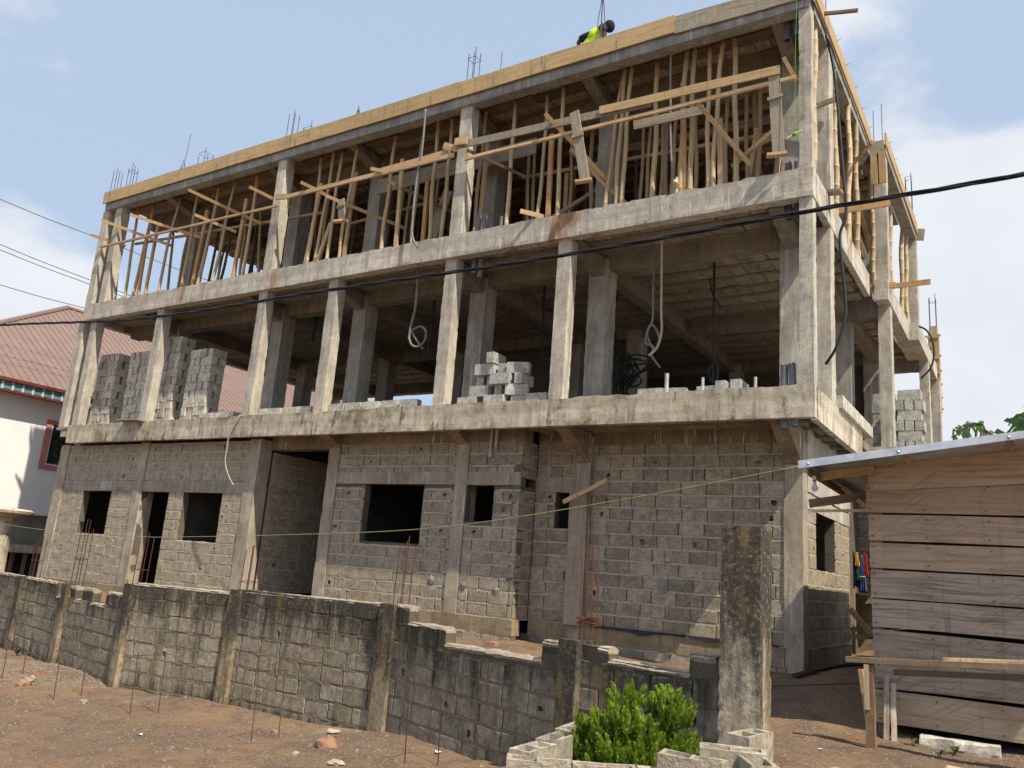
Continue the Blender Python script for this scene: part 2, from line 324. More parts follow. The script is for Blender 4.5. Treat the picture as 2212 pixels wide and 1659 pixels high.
# ground
t = NT('reddish_dirt', 0.97); p = t.pos()
n1 = t.noise(p, 0.55, 8, 0.6); n2 = t.noise(p, 3.0, 8, 0.65); n3 = t.noise(p, 28, 5, 0.75); n4 = t.noise(t.scl(p, 1.0, 1.0, 1, 7.0), 1.4, 6, 0.6)
c = t.mix(t.ramp(n1, 0.40, 0.62), (0.186, 0.130, 0.088), (0.262, 0.168, 0.098)); c = t.mix(t.ramp(n2, 0.44, 0.64, 0, 0.75), c, (0.14, 0.095, 0.07))
c = t.mix(t.ramp(n4, 0.58, 0.74, 0, 0.7), c, (0.24, 0.095, 0.045)); vo = t.n('ShaderNodeTexVoronoi'); t.l(p, vo.inputs['Vector']); vo.inputs['Scale'].default_value = 34
c = t.bright(c, t.ramp(n3, 0.25, 0.75, 0.62, 1.3)); pe = t.n('ShaderNodeMath', operation='GREATER_THAN'); t.l(t.sep(vo.outputs['Color'])[0], pe.inputs[0]); pe.inputs[1].default_value = 0.8
c = t.mix(t.mul(t.mul(t.ramp(vo.outputs['Distance'], 0.28, 0.42, 1, 0), pe.outputs[0]), t.ramp(n2, 0.4, 0.6, 0.1, 0.75)), c, (0.48, 0.40, 0.32))
dd = t.noise(p, 1.1, 9, 0.7); c = t.mix(t.ramp(dd, 0.52, 0.66, 0, 0.6), c, (0.105, 0.08, 0.062)); gg = t.noise(t.scl(p, 1, 1, 1, 3.0), 0.8, 7, 0.65); c = t.mix(t.ramp(gg, 0.60, 0.70, 0, 0.5), c, (0.30, 0.25, 0.19))
M['dirt'] = t.done(c, t.add(t.mul(n3, 1.0), t.mul(n2, 0.8)), 0.9, 0.03)
for k_ in ('slab1',): pass

# ---------------------------------------------------------------- object helpers
ORG = {}
def link(o, parent=None):
    COL.objects.link(o)
    if parent is not None:
        o.parent = parent
        org = ORG.get(parent.name)
        if org is not None: o.matrix_parent_inverse = Matrix.Translation(-org)
    return o
def tag(o, label=None, cat=None, group=None, kind=None):
    if label: o['label'] = label
    if cat: o['category'] = cat
    if group: o['group'] = group
    if kind: o['kind'] = kind
    return o
def thing(name, label, cat, loc, group=None):
    o = bpy.data.objects.new(name, None); COL.objects.link(o); o.location = loc; o.empty_display_size = 0.2
    ORG[o.name] = Vector(loc)
    return tag(o, label, cat, group)
class MB:
    def __init__(s): s.v = []; s.f = []; s.mi = []
    def quad(s, a, b, c, d, mi=0):
        n = len(s.v); s.v += [a, b, c, d]; s.f.append((n, n+1, n+2, n+3)); s.mi.append(mi)
    def poly(s, pts, mi=0):
        n = len(s.v); s.v += pts; s.f.append(tuple(range(n, n+len(pts)))); s.mi.append(mi)
    def box(s, x0, x1, y0, y1, z0, z1, mat=None, mi=0):
        n = len(s.v); P = [Vector((x, y, z)) for z in (z0, z1) for x, y in ((x0, y0), (x1, y0), (x1, y1), (x0, y1))]
        if mat is not None: P = [mat @ q for q in P]
        s.v += [tuple(q) for q in P]
        for f in ((3, 2, 1, 0), (4, 5, 6, 7), (0, 1, 5, 4), (1, 2, 6, 5), (2, 3, 7, 6), (3, 0, 4, 7)): s.f.append(tuple(n+i for i in f)); s.mi.append(mi)
    def add(s, v, f, mat=None, mi=0):
        n = len(s.v); s.v += [tuple(mat @ Vector(q)) if mat is not None else tuple(q) for q in v]
        for x in f: s.f.append(tuple(n+i for i in x)); s.mi.append(mi)
    def prism(s, prof, a0, a1, axis='x'):
        """prof: list of 2D points in the plane across the axis"""
        n = len(s.v); k = len(prof)
        for a in (a0, a1):
            for u, w in prof: s.v.append({'x': (a, u, w), 'y': (u, a, w), 'z': (u, w, a)}[axis])
        s.f.append(tuple(n+i for i in range(k))[::-1]); s.f.append(tuple(n+k+i for i in range(k))); s.mi += [0, 0]
        for i in range(k): j = (i+1) % k; s.f.append((n+i, n+j, n+k+j, n+k+i)); s.mi.append(0)
    def tube(s, pts, r, sides=6, taper=None, mi=0):
        pts = [Vector(p) for p in pts]; n0 = len(s.v); N = len(pts); prev = None
        for i, p in enumerate(pts):
            d = (pts[min(i+1, N-1)] - pts[max(i-1, 0)]).normalized()
            a = d.orthogonal().normalized() if prev is None else (prev - d*prev.dot(d)).normalized()
            prev = a; b = d.cross(a); rr = r if taper is None else r*taper[i]
            for k in range(sides): an = 2*pi*k/sides; s.v.append(tuple(p + a*cos(an)*rr + b*sin(an)*rr))
        for i in range(N-1):
            for k in range(sides):
                k2 = (k+1) % sides; s.f.append((n0+i*sides+k, n0+i*sides+k2, n0+(i+1)*sides+k2, n0+(i+1)*sides+k)); s.mi.append(mi)
        s.f.append(tuple(n0+k for k in range(sides))[::-1]); s.f.append(tuple(n0+(N-1)*sides+k for k in range(sides))); s.mi += [mi, mi]
    def build(s, name, mats, parent=None, smooth=False, kind=None):
        me = bpy.data.meshes.new(name); me.from_pydata([tuple(q) for q in s.v], [], s.f)
        if not isinstance(mats, (list, tuple)): mats = [mats]
        for mm in mats: me.materials.append(mm)
        if len(mats) > 1: me.polygons.foreach_set('material_index', s.mi)
        if smooth: me.polygons.foreach_set('use_smooth', [True]*len(me.polygons))
        bm = bmesh.new(); bm.from_mesh(me); bmesh.ops.recalc_face_normals(bm, faces=bm.faces); bm.to_mesh(me); bm.free()
        o = bpy.data.objects.new(name, me); link(o, parent)
        if kind: o['kind'] = kind
        return o
def smooth_path(pts, n=8):
    P = [Vector(p) for p in pts]; out = []
    for i in range(len(P)-1):
        a, b, c, d = P[max(i-1, 0)], P[i], P[i+1], P[min(i+2, len(P)-1)]
        for k in range(n):
            t = k/n; out.append(0.5*((2*b) + (c-a)*t + (2*a-5*b+4*c-d)*t*t + (3*b-a-3*c+d)*t**3))
    out.append(P[-1]); return out
def tubeobj(name, pts, r, mat, parent=None, sides=6, n=8):
    b = MB(); b.tube(smooth_path(pts, n) if n else pts, r, sides); return b.build(name, mat, parent, smooth=True)
def rough(name, x0, x1, y0, y1, z0, z1, mat, parent=None, step=0.16, amp=0.008, taper=0.0, sc=6.0):
    """a cast concrete member: subdivided box whose faces and arrises are uneven"""
    bm = bmesh.new()
    nx, ny, nz = [max(1, min(420, int(round(abs(b-a)/step)))) for a, b in ((x0, x1), (y0, y1), (z0, z1))]
    vs = {}
    def gv(i, j, k):
        key = (i, j, k)
        if key in vs: return vs[key]
        p = Vector((x0+(x1-x0)*i/nx, y0+(y1-y0)*j/ny, z0+(z1-z0)*k/nz))
        nv = noise.noise_vector(p*sc)*amp*0.30 + noise.noise_vector(p*1.1+Vector((5, 2, 1)))*amp*0.7
        e = (i in (0, nx)) + (j in (0, ny)) + (k in (0, nz))
        q = p + nv
        if e >= 2:
            cen = Vector(((x0+x1)/2, (y0+y1)/2, (z0+z1)/2)); g = max(0.0, noise.noise(p*13.0)-0.05)*amp*2.0
            q += Vector(((-1 if i else 1)*g if i in (0, nx) else 0, (-1 if j else 1)*g if j in (0, ny) else 0, (-1 if k else 1)*g if k in (0, nz) else 0))
        vs[key] = bm.verts.new(q); return vs[key]
    for k in (0, nz):
        for i in range(nx):
            for j in range(ny): bm.faces.new((gv(i, j, k), gv(i+1, j, k), gv(i+1, j+1, k), gv(i, j+1, k)))
    for j in (0, ny):
        for i in range(nx):
            for k in range(nz): bm.faces.new((gv(i, j, k), gv(i+1, j, k), gv(i+1, j, k+1), gv(i, j, k+1)))
    for i in (0, nx):
        for j in range(ny):
            for k in range(nz): bm.faces.new((gv(i, j, k), gv(i, j+1, k), gv(i, j+1, k+1), gv(i, j, k+1)))
    bmesh.ops.recalc_face_normals(bm, faces=bm.faces)
    me = bpy.data.meshes.new(name); bm.to_mesh(me); bm.free(); me.materials.append(mat)
    o = bpy.data.objects.new(name, me); return link(o, parent)
def frame_to(p0, p1, side=None):
    """matrix whose X axis runs p0 -> p1; side hints the Y axis"""
    p0, p1 = Vector(p0), Vector(p1); x = (p1-p0).normalized()
    h = Vector(side) if side is not None else (Vector((0, 1, 0)) if abs(x.y) < 0.9 else Vector((1, 0, 0)))
    y = (h - x*h.dot(x)).normalized(); z = x.cross(y)
    mt = Matrix.Identity(4)
    for i in range(3): mt[i][0] = x[i]; mt[i][1] = y[i]; mt[i][2] = z[i]; mt[i][3] = p0[i]
    return mt
def board(name, p0, p1, wid, th, mat, parent=None, side=None, bend=0.0):
    """sawn board from p0 to p1; th lies along side (default world Y), wid across it"""
    L = (Vector(p1)-Vector(p0)).length; n = max(2, int(L/0.6)); bm = bmesh.new(); rings = []
    ph = random.random()*6
    for i in range(n+1):
        x = L*i/n; s = sin(pi*i/n)*bend; dz = 0.004*sin(ph+i*1.7)
        rings.append([bm.verts.new((x, a*th/2 + s*0.3, b*wid/2 + s + dz)) for a, b in ((-1, -1), (1, -1), (1, 1), (-1, 1))])
    for i in range(n):
        for k in range(4): k2 = (k+1) % 4; bm.faces.new((rings[i][k], rings[i][k2], rings[i+1][k2], rings[i+1][k]))
    bm.faces.new(rings[0][::-1]); bm.faces.new(rings[-1]); bmesh.ops.recalc_face_normals(bm, faces=bm.faces)
    me = bpy.data.meshes.new(name); bm.to_mesh(me); bm.free(); me.materials.append(mat)
    o = bpy.data.objects.new(name, me); COL.objects.link(o)
    mt = frame_to(p0, p1, side)
    if parent is not None:
        o.parent = parent; org = ORG.get(parent.name)
        if org is not None: o.matrix_parent_inverse = Matrix.Translation(-org)
    o.matrix_basis = mt
    return o
def bamboo(p0, p1, r, mat=None, wob=1.0, name='bamboo_prop'):
    p0, p1 = Vector(p0), Vector(p1); L = (p1-p0).length; b = MB(); pts = []; tp = []
    z = 0.0; seg = 0.26+random.random()*0.1; ph = random.random()*9; a1 = random.uniform(-1, 1)*0.035*wob; a2 = random.uniform(-1, 1)*0.025*wob
    def off(z): u = z/L; return Vector((a1*sin(pi*u)+0.010*wob*sin(ph+z*4.1), a2*sin(pi*u)+0.008*wob*sin(ph*2+z*3.3), z))
    while z < L-0.02:
        for dz, k in ((0, 1.0), (0.018, 1.16), (0.034, 0.98), (0.05, 0.96), (seg*0.55, 1.0)):
            if z+dz < L: pts.append(off(z+dz)); tp.append(k*(1-0.18*(z+dz)/L))
        z += seg*(0.9+0.25*random.random())
    pts.append(off(L)); tp.append(0.82)
    b.tube(pts, r, 7, tp); o = b.build(name, mat or M['bamboo'], None, smooth=True)
    d = (p1-p0).normalized(); q = Vector((0, 0, 1)).rotation_difference(d)
    o.location = p0; o.rotation_mode = 'QUATERNION'; o.rotation_quaternion = q
    return o
ORD = ['first', 'second', 'third', 'fourth', 'fifth', 'sixth', 'seventh', 'eighth', 'ninth', 'tenth', 'eleventh', 'twelfth', 'thirteenth', 'fourteenth', 'fifteenth', 'sixteenth', 'seventeenth', 'eighteenth', 'nineteenth', 'twentieth', 'twenty-first', 'twenty-second', 'twenty-third', 'twenty-fourth', 'twenty-fifth', 'twenty-sixth', 'twenty-seventh', 'twenty-eighth', 'twenty-ninth', 'thirtieth']

# ---------------------------------------------------------------- ground
def lerp(a, b, t): return a+(b-a)*t
def sst(e0, e1, x):
    t = min(1, max(0, (x-e0)/(e1-e0))); return t*t*(3-2*t)
FP = [(-60, 17.5), (-19.3, 9.5), (-16.95, 9.0), (-14.65, 8.55), (-12.04, 8.06), (-10.02, 8.43), (-6.98, 8.37), (-3.75, 7.3), (-2.28, 6.95), (-1.9, 6.95)]
def fy(x):
    if x <= FP[0][0]: return FP[0][1]
    for (a, b), (c, d) in zip(FP, FP[1:]):
        if x <= c: return lerp(b, d, (x-a)/(c-a))
    return FP[-1][1]
def gz(x, y):
    front = lerp(-2.12, -1.92, sst(-8.5, -5.8, x)); front = lerp(front, -1.62, sst(-5.2, -3.4, x)); front = lerp(front, -1.28, sst(-3.0, -1.9, x))
    back = lerp(-1.28, -1.08, sst(8.5, 12.0, y)) - 0.45*sst(-8, -20, x)*0 
    s = 1.0 if x > -1.95 else sst(0.0, 0.35, y-fy(x)-0.08)
    if x < -22: s *= 1-sst(-22, -24, x)
    z = lerp(front, back, s)
    z += 0.05*noise.noise(Vector((x*0.5, y*0.5, 0))) + 0.022*noise.noise(Vector((x*2.1, y*2.1, 3))) + 0.016*noise.noise(Vector((x*5.5, y*5.5, 7)))
    z += 0.10*math.exp(-((x+1.9)**2/0.35+(y-10.6)**2/1.6)) + 0.16*math.exp(-((x+2.2)**2/0.3+(y-12.6)**2/2.2))
    z += 0.13*math.exp(-((x+13.9)**2/1.2+(y-7.9)**2/0.25)) + 0.07*math.exp(-((x+10.2)**2/0.3+(y-8.1)**2/0.08)) + 0.10*math.exp(-((x+8.6)**2/0.5+(y-8.0)**2/0.05))
    z += 0.25*math.exp(-((x+2.6)**2/0.3+(y-16.3)**2/1.0))
    if x > -2.4 and y > 13: z += 0.5*sst(13.5, 18, y)
    return z
def axis(lo, hi, mid0, mid1, fine, far):
    a = []; x = mid0
    while x < mid1: a.append(x); x += fine
    a.append(mid1); st = fine; x = mid0; pre = []
    while x > lo: st *= 1.35; x -= st; pre.append(max(x, lo))
    post = []; st = fine; x = mid1
    while x < hi: st *= 1.35; x += st; post.append(min(x, hi))
    return pre[::-1]+a+post
xs = axis(-900, 700, -20, 1.5, 0.10, 9); ys = axis(-500, 1200, 4.0, 13.0, 0.09, 9)
vv = [(x, y, gz(x, y)) for y in ys for x in xs]; W_ = len(xs)
ff = [(j*W_+i, j*W_+i+1, (j+1)*W_+i+1, (j+1)*W_+i) for j in range(len(ys)-1) for i in range(W_-1)]
me = bpy.data.meshes.new('ground'); me.from_pydata(vv, [], ff); me.materials.append(M['dirt']); me.polygons.foreach_set('use_smooth', [True]*len(ff))
g_o = bpy.data.objects.new('ground', me); COL.objects.link(g_o); tag(g_o, kind='structure')

# ---------------------------------------------------------------- block walls
BM_CACHE = {}
def blockmesh(w, h, d, mat, var):
    key = (round(w, 2), round(h, 3), round(d, 2), mat.name, var)
    if key in BM_CACHE: return BM_CACHE[key]
    rg = random.Random(hash((round(w, 2), var)) & 0xffff); c = 0.006; j = 0.005
    def ring(wx, hz_, y, jit, corner=0.0):
        pts = [(-wx, -hz_), (0, -hz_), (wx, -hz_), (wx, 0), (wx, hz_), (0, hz_), (-wx, hz_), (-wx, 0)]; out = []
        for i, (a, b) in enumerate(pts):
            if i % 2 == 0: a *= 1-corner*rg.random()/max(wx, .05); b *= 1-corner*rg.random()/max(hz_, .05)
            out.append((a+rg.uniform(-jit, jit), y+rg.uniform(-jit, jit)*0.5, b+rg.uniform(-jit, jit)))
        return out
    w2, h2 = w/2, h/2
    R = [ring(w2-c, h2-c, 0, j*0.6, 0.016), ring(w2, h2, c*1.1, j*0.4), ring(w2, h2, d, 0)]
    v = sum(R, []); f = [tuple(range(8))]
    for a in (0, 8):
        for i in range(8): k = (i+1) % 8; f.append((a+i, a+k, a+8+k, a+8+i))
    me = bpy.data.meshes.new('block'); me.from_pydata(v, [], f); me.materials.append(mat)
    bm = bmesh.new(); bm.from_mesh(me); bmesh.ops.recalc_face_normals(bm, faces=bm.faces); bm.to_mesh(me); bm.free()
    BM_CACHE[key] = me; return me
def subtract(lo, hi, cuts):
    segs = [(lo, hi)]
    for a, b in cuts:
        out = []
        for s, e in segs:
            if b <= s or a >= e: out.append((s, e)); continue
            if a > s: out.append((s, a))
            if b < e: out.append((b, e))
        segs = out
    return segs
def block_wall(name, parent, o, ang, L, z0, z1, rects, bmat, mmat, depth=0.16, rec=0.006, course=0.215, bl=0.41, holes=(), rand=0.03, topfn=None, seed=1, phase=0.0, proud=0.0):
    """o: start of wall (x,y); ang: heading of the wall; rects: openings (u0,u1,z0,z1) ; returns block records + backing part
    local frame: u along wall, n outwards (to the right-hand side looking along -> towards viewer)"""
    rg = random.Random(seed); ux, uy = cos(ang), sin(ang); nx, ny = uy, -ux
    def P(u, n, z): return (o[0]+ux*u+nx*n, o[1]+uy*u+ny*n, z)
    # backing: grid over the wall minus the openings
    b = MB(); us = {0.0, L}; zs = {z0, z1}
    if topfn: us |= {b_ for q_ in getattr(topfn, 'brk', []) for b_ in (q_-0.004, q_+0.004)}
    for r_ in rects: us |= {max(0, min(L, r_[0])), max(0, min(L, r_[1]))}; zs |= {max(z0, min(z1, r_[2])), max(z0, min(z1, r_[3]))}
    def dense(s, st):
        s = sorted(s); out = []
        for a, c in zip(s, s[1:]):
            k = max(1, int(math.ceil((c-a)/st))); out += [a+(c-a)*i/k for i in range(k)]
        return out+[s[-1]]
    U, Z = dense(us, 0.11), dense(zs, 0.07)
    def inside(u, z): return any(r_[0] < u < r_[1] and r_[2] < z < r_[3] for r_ in rects)
    idx = {}; seed_v = Vector((seed*3.1, 0, 0))
    def V(i, j):
        if (i, j) in idx: return idx[(i, j)]
        u, z = U[i], Z[j]; n = -rec-0.012 + 0.006*noise.noise(Vector((u*7, z*9, seed*1.7)))
        if topfn: z = min(z, topfn(u))
        b.v.append(P(u, n, z)); idx[(i, j)] = len(b.v)-1; return idx[(i, j)]
    for i in range(len(U)-1):
        for j in range(len(Z)-1):
            cu, cz = (U[i]+U[i+1])/2, (Z[j]+Z[j+1])/2
            if inside(cu, cz): continue
            if topfn and Z[j] >= topfn(cu)-0.001: continue
            if any(abs(cu-h[0]) < 0.075 and abs(cz-h[1]) < 0.06 for h in holes): continue
            b.f.append((V(i, j), V(i+1, j), V(i+1, j+1), V(i, j+1))); b.mi.append(0)
    D = -depth
    for r_ in rects:
        a, c, e, g = max(0, r_[0]), min(L, r_[1]), max(z0, r_[2]), min(z1, r_[3])
        if len(r_) > 4: continue
        for q in ([(a, e), (a, g)], [(c, e), (c, g)], [(a, e), (c, e)], [(a, g), (c, g)]):
            (ua, za), (ub, zb) = q; b.quad(P(ua, -rec, za), P(ub, -rec, zb), P(ub, D, zb), P(ua, D, za))
    if topfn is None:
        for q in ([(0, z0), (0, z1)], [(L, z0), (L, z1)], [(0, z1), (L, z1)]):
            (ua, za), (ub, zb) = q; b.quad(P(ua, -rec, za), P(ub, -rec, zb), P(ub, D, zb), P(ua, D, za))
    # back face
    US, ZS = sorted(us), sorted(zs)
    if topfn: US = dense(us, 0.25)
    for i in range(len(US)-1):
        for j in range(len(ZS)-1):
            cu, cz = (US[i]+US[i+1])/2, (ZS[j]+ZS[j+1])/2
            if inside(cu, cz): continue
            if topfn:
                ta, tb = topfn(US[i]+0.001), topfn(US[i+1]-0.001)
                if ZS[j] > ta: continue
                b.quad(P(US[i], D, ZS[j]), P(US[i+1], D, ZS[j]), P(US[i+1], D, min(ZS[j+1], tb)), P(US[i], D, min(ZS[j+1], ta)))
                if j == len(ZS)-2:
                    b.quad(P(US[i], D, ta), P(US[i+1], D, tb), P(US[i+1], -rec, tb), P(US[i], -rec, ta))
            else: b.quad(P(US[i], D, ZS[j]), P(US[i+1], D, ZS[j]), P(US[i+1], D, ZS[j+1]), P(US[i], D, ZS[j+1]))
    # mortar beds: a lumpy strip along every course line, squeezed out to about the face of the blocks
    nrow = int(round((z1-z0)/course)); ch = (z1-z0)/nrow; fl = 0.055
    for k in range(nrow+1):
        zb_ = z0+k*ch; u = 0.0; row_ = []
        while u <= L+1e-6:
            hw = 0.015+0.008*noise.noise(Vector((u*5, k*3.3, seed)))+0.004*noise.noise(Vector((u*17, k, seed)))
            nn = 0.001+proud+0.008*noise.noise(Vector((u*6, k*5.1, seed+9)))+0.004*noise.noise(Vector((u*21, k*5.1, seed)))
            ok = not inside(min(max(u, 0.01), L-0.01), zb_) and not (topfn and zb_ > topfn(min(u, L-0.001))-0.01)
            row_.append((ok, u, hw, nn)); u += fl
        for (o1, u1, h1, n1_), (o2, u2, h2, n2_) in zip(row_, row_[1:]):
            if o1 and o2:
                b.quad(P(u1, n1_, zb_-h1), P(u2, n2_, zb_-h2), P(u2, n2_, zb_+h2*0.7), P(u1, n1_, zb_+h1*0.7), 1)
                b.quad(P(u1, -rec-0.01, zb_+h1*1.2), P(u2, -rec-0.01, zb_+h2*1.2), P(u2, n2_, zb_+h2*0.7), P(u1, n1_, zb_+h1*0.7), 1)
                b.quad(P(u1, -rec-0.01, zb_-h1*1.1), P(u2, -rec-0.01, zb_-h2*1.1), P(u2, n2_, zb_-h2), P(u1, n1_, zb_-h1), 1)
    jm = M['fjoint'] if mmat is M['fmortar'] else M['joint']
    wall = b.build(name, [jm, mmat], parent)
    # blocks
    recs = []; nrow = int(round((z1-z0)/course)); ch = (z1-z0)/nrow
    for k in range(nrow):
        za = z0+k*ch; zb = za+ch; zc = (za+zb)/2; cuts = []
        for r_ in rects:
            if r_[2] < zc < r_[3]: cuts.append((r_[0], r_[1]))
        for s, e in subtract(0, L, cuts):
            u = s; first = True; shift = (0.5 if k % 2 else 0.0)+phase+rg.uniform(-0.08, 0.08)
            while u < e-0.05:
                w = bl*(1+rg.uniform(-rand, rand)) if not first else bl*((1-shift) % 1.0 or 1.0)
                if w < 0.10 and first: w += bl*0.5
                if rg.random() < 0.06 and not first: w *= 0.5
                first = False
                if u+w > e-0.09: w = e-u
                if topfn and zb > min(topfn(u+0.02), topfn(u+w-0.02))+0.06: u += w; continue
                jx = rg.uniform(0.004, 0.010); jz = rg.uniform(0.018, 0.030); ww, hh = w-2*jx, ch-jz
                if ww > 0.04:
                    cx = P(u+w/2, proud+rg.uniform(-0.002, 0.007), zc+rg.uniform(-0.003, 0.003))
                    rot = Matrix.Rotation(ang, 4, 'Z') @ Matrix.Rotation(rg.uniform(-0.007, 0.007), 4, 'Y')
                    hole = any(abs(u+w/2-h[0]) < w/2 and abs(zc-h[1]) < ch/2 for h in holes)
                    recs.append((Matrix.Translation(cx) @ rot, ww, hh, bmat, rg.randint(0, 2), wall, Vector(cx), hole, rg.random()))
                u += w
    return wall, recs
def holed_mesh(w, h, mat, rg):
    """a block face knocked through: ragged hole leading to a dark cavity"""
    b = MB(); w2, h2 = w/2, h/2; cx = rg.uniform(-0.25, 0.25)*w*0.5; cz = rg.uniform(-0.25, 0.25)*h*0.4; rx = rg.uniform(0.026, 0.050); rz = rg.uniform(0.032, 0.062)
    per = [(-w2, -h2), (-w2/3, -h2), (w2/3, -h2), (w2, -h2), (w2, -h2/3), (w2, h2/3), (w2, h2), (w2/3, h2), (-w2/3, h2), (-w2, h2), (-w2, h2/3), (-w2, -h2/3)]; N = 12
    outer = [(x, 0.002+rg.uniform(0, .003), z) for x, z in per]; inner = []; deep = []
    for x, z in per:
        a = math.atan2(z-cz, x-cx); k = rg.uniform(0.7, 1.2); inner.append((cx+cos(a)*rx*k, 0, cz+sin(a)*rz*k)); deep.append((cx+cos(a)*rx*k*1.1, 0.11, cz+sin(a)*rz*k*1.1))
    b.v = inner+outer+deep+[(x, 0.03, z) for x, y, z in outer]
    for i in range(N):
        k = (i+1) % N; b.f += [(i, k, N+k, N+i), (i, k, 2*N+k, 2*N+i), (N+i, N+k, 3*N+k, 3*N+i)]; b.mi += [0, 0, 0]
    b.f.append(tuple(range(2*N, 3*N))); b.mi.append(0)
    me = bpy.data.meshes.new('block'); me.from_pydata(b.v, [], b.f); me.materials.append(mat); return me
def place_blocks(recs, limit, name='block', depth=0.05):
    recs = sorted(recs, key=lambda r: r[6].length); rg = random.Random(3); rest = {}
    for i, (mt, w, h, mat, var, wall, c, hole, q) in enumerate(recs):
        if i < limit:
            me = holed_mesh(w, h, mat, rg) if hole else blockmesh(w, h, depth, mat, var)
            o = bpy.data.objects.new(name, me); COL.objects.link(o); o.parent = wall; o.matrix_basis = mt
        else: rest.setdefault(wall.name, (wall, []))[1].append((mt, w, h, mat, var, hole))
    for wn_, (wall, lst) in rest.items():
        b = MB(); mats = []
        for mt, w, h, mat, var, hole in lst:
            me = holed_mesh(w, h, mat, rg) if hole else blockmesh(w, h, depth, mat, var)
            if mat not in mats: mats.append(mat)
            b.add([v.co for v in me.vertices], [tuple(p.vertices) for p in me.polygons], mt, mats.index(mat))
        b.build(name+'s', mats, wall, kind='stuff')

# ================================================================ THE UNFINISHED BUILDING
B = thing('unfinished_building', 'three storey unfinished concrete frame building with grey block ground floor walls', 'building', (-12, 12.3, -1.1))
recs = []
GT = 2.34                                    # underside of first slab edge
WL, WM, WR = 11.5, 11.8, 12.3                # wall planes of the ground floor: left, middle, right
# left wall
x0 = -20.66; L = -13.88-x0
R = [(-17.70-x0, -17.38-x0, -0.92, GT, 1), (-19.72-x0, -18.58-x0, 0.17, 1.205), (-17.38-x0, -16.38-x0, -0.92, 1.205), (-15.86-x0, -14.57-x0, 0.165, 1.205), (0, L, 1.205, 1.45, 1)]
w, r = block_wall('block_wall', B, (x0, WL), 0, L, -0.92, 2.30, R, M['block'], M['mortar'], seed=1, holes=[(0.3, 1.9), (2.6, 2.0), (1.2, 0.9), (4.6, 1.6), (6.4, 1.0), (5.7, 2.1), (6.3, 0.0), (2.3, 1.55), (3.6, 2.1), (5.6, -0.35), (6.1, 0.65), (0.45, -0.1)]); recs += r
# middle wall
x0 = -11.60; L = -7.36-x0
R = [(-10.84-x0, -9.43-x0, 0.40, 1.465), (-8.74-x0, -8.47-x0, -0.72, GT, 1), (-8.47-x0, -7.90-x0, 0.84, 1.465), (0, L, 1.465, 1.69, 1)]
w, r = block_wall('block_wall', B, (x0, WM), 0, L, -0.72, 2.22, R, M['block'], M['mortar'], seed=2, holes=[(0.2, 1.35), (0.5, 1.35), (2.4, 1.3), (2.75, 1.32), (0.15, 0.6), (2.65, 0.75), (3.3, 0.72), (3.95, 1.36), (0.9, 2.0), (2.1, 2.05), (3.6, 2.1), (0.2, -0.35), (3.85, 1.0)]); recs += r
# return facing the sun side
w, r = block_wall('block_wall', B, (-7.36, WM), pi/2, WR-WM, -0.72, 2.22, [(0, .5, 1.465, 1.69, 1)], M['block'], M['mortar'], seed=3, holes=[(0.2, 1.35)]); recs += r
# recess with the small window
x0 = -7.36; L = -6.55-x0
w, r = block_wall('block_wall', B, (x0, WR), 0, L, -0.72, 2.30, [(-6.95-x0, -6.57-x0, 0.81, 1.41), (0, L, 1.41, 1.64, 1)], M['block'], M['mortar'], seed=4, phase=.3, holes=[(0.2, 1.3)]); recs += r
# right wall
x0 = -6.28; L = -3.13-x0
w, r = block_wall('block_wall', B, (x0, WR), 0, L, -0.72, 2.24, [], M['block'], M['mortar'], seed=5, phase=.2, rand=0.015, holes=[(0.45, 1.3), (0.15, 1.06), (0.25, 1.75), (3.0, 1.3), (3.02, 1.0), (0.15, -0.15), (0.12, -0.6), (2.95, -0.40), (1.6, 0.75), (2.6, 1.85), (0.8, 0.6), (1.0, 1.95)]); recs += r
# side wall facing the alley (heading +y gives outward normal +x)
w, r = block_wall('block_wall', B, (-2.89, WR+0.25), pi/2, 15.75-WR-0.25, -0.72, 1.50, [(0.62, 1.98, 0.39, 1.26), (0, 3.2, 1.26, 1.50, 1)], M['block'], M['mortar'], seed=6, holes=[(0.35, 0.75), (2.2, 1.2), (2.8, 0.7)]); recs += r
# passage side wall
w, r = block_wall('block_wall', B, (-13.57, WL+0.35), pi/2, 4.2, -0.72, 2.10, [], M['block'], M['mortar'], seed=7, rand=.05, holes=[(0.5, 1.3), (1.0, 1.5), (1.0, 0.7), (1.9, 1.0), (2.3, 0.6), (0.4, -0.2)]); recs += r
# deep recess wall behind the alley, and its foundation
w, r = block_wall('block_wall', B, (-3.4, 17.0), 0, 2.4, 0.14, 2.4, [], M['block'], M['mortar'], seed=8); recs += r
# foundations below the plinth
w, r = block_wall('foundation_wall', B, (-11.6, WM-0.04), 0, 4.28, -1.62, -0.98, [], M['block'], M['mortar'], seed=9, rand=.08); recs += r
w, r = block_wall('foundation_wall', B, (-7.30, WR-0.04), 0, 4.2, -1.62, -0.98, [], M['block'], M['mortar'], seed=10, rand=.08); recs += r
place_blocks(recs, 300)
rough('plinth', -11.62, -7.31, WM-0.05, WM+0.2, -0.98, -0.72, M['plinth'], B, 0.12, 0.012)
rough('plinth', -7.31, -3.12, WR-0.05, WR+0.2, -0.98, -0.72, M['plinth'], B, 0.12, 0.012)
rough('plinth', -20.7, -13.55, WL-0.05, WL+0.2, -1.7, -0.92, M['plinth'], B, 0.2, 0.012)
rough('plinth', -3.1, -2.87, WR+0.25, 15.76, -1.5, -0.74, M['drip'], B, 0.15, 0.02)
rough('plinth', -3.4, -1.0, 16.95, 17.2, -1.2, 0.14, M['plinth'], B, 0.2, 0.02)
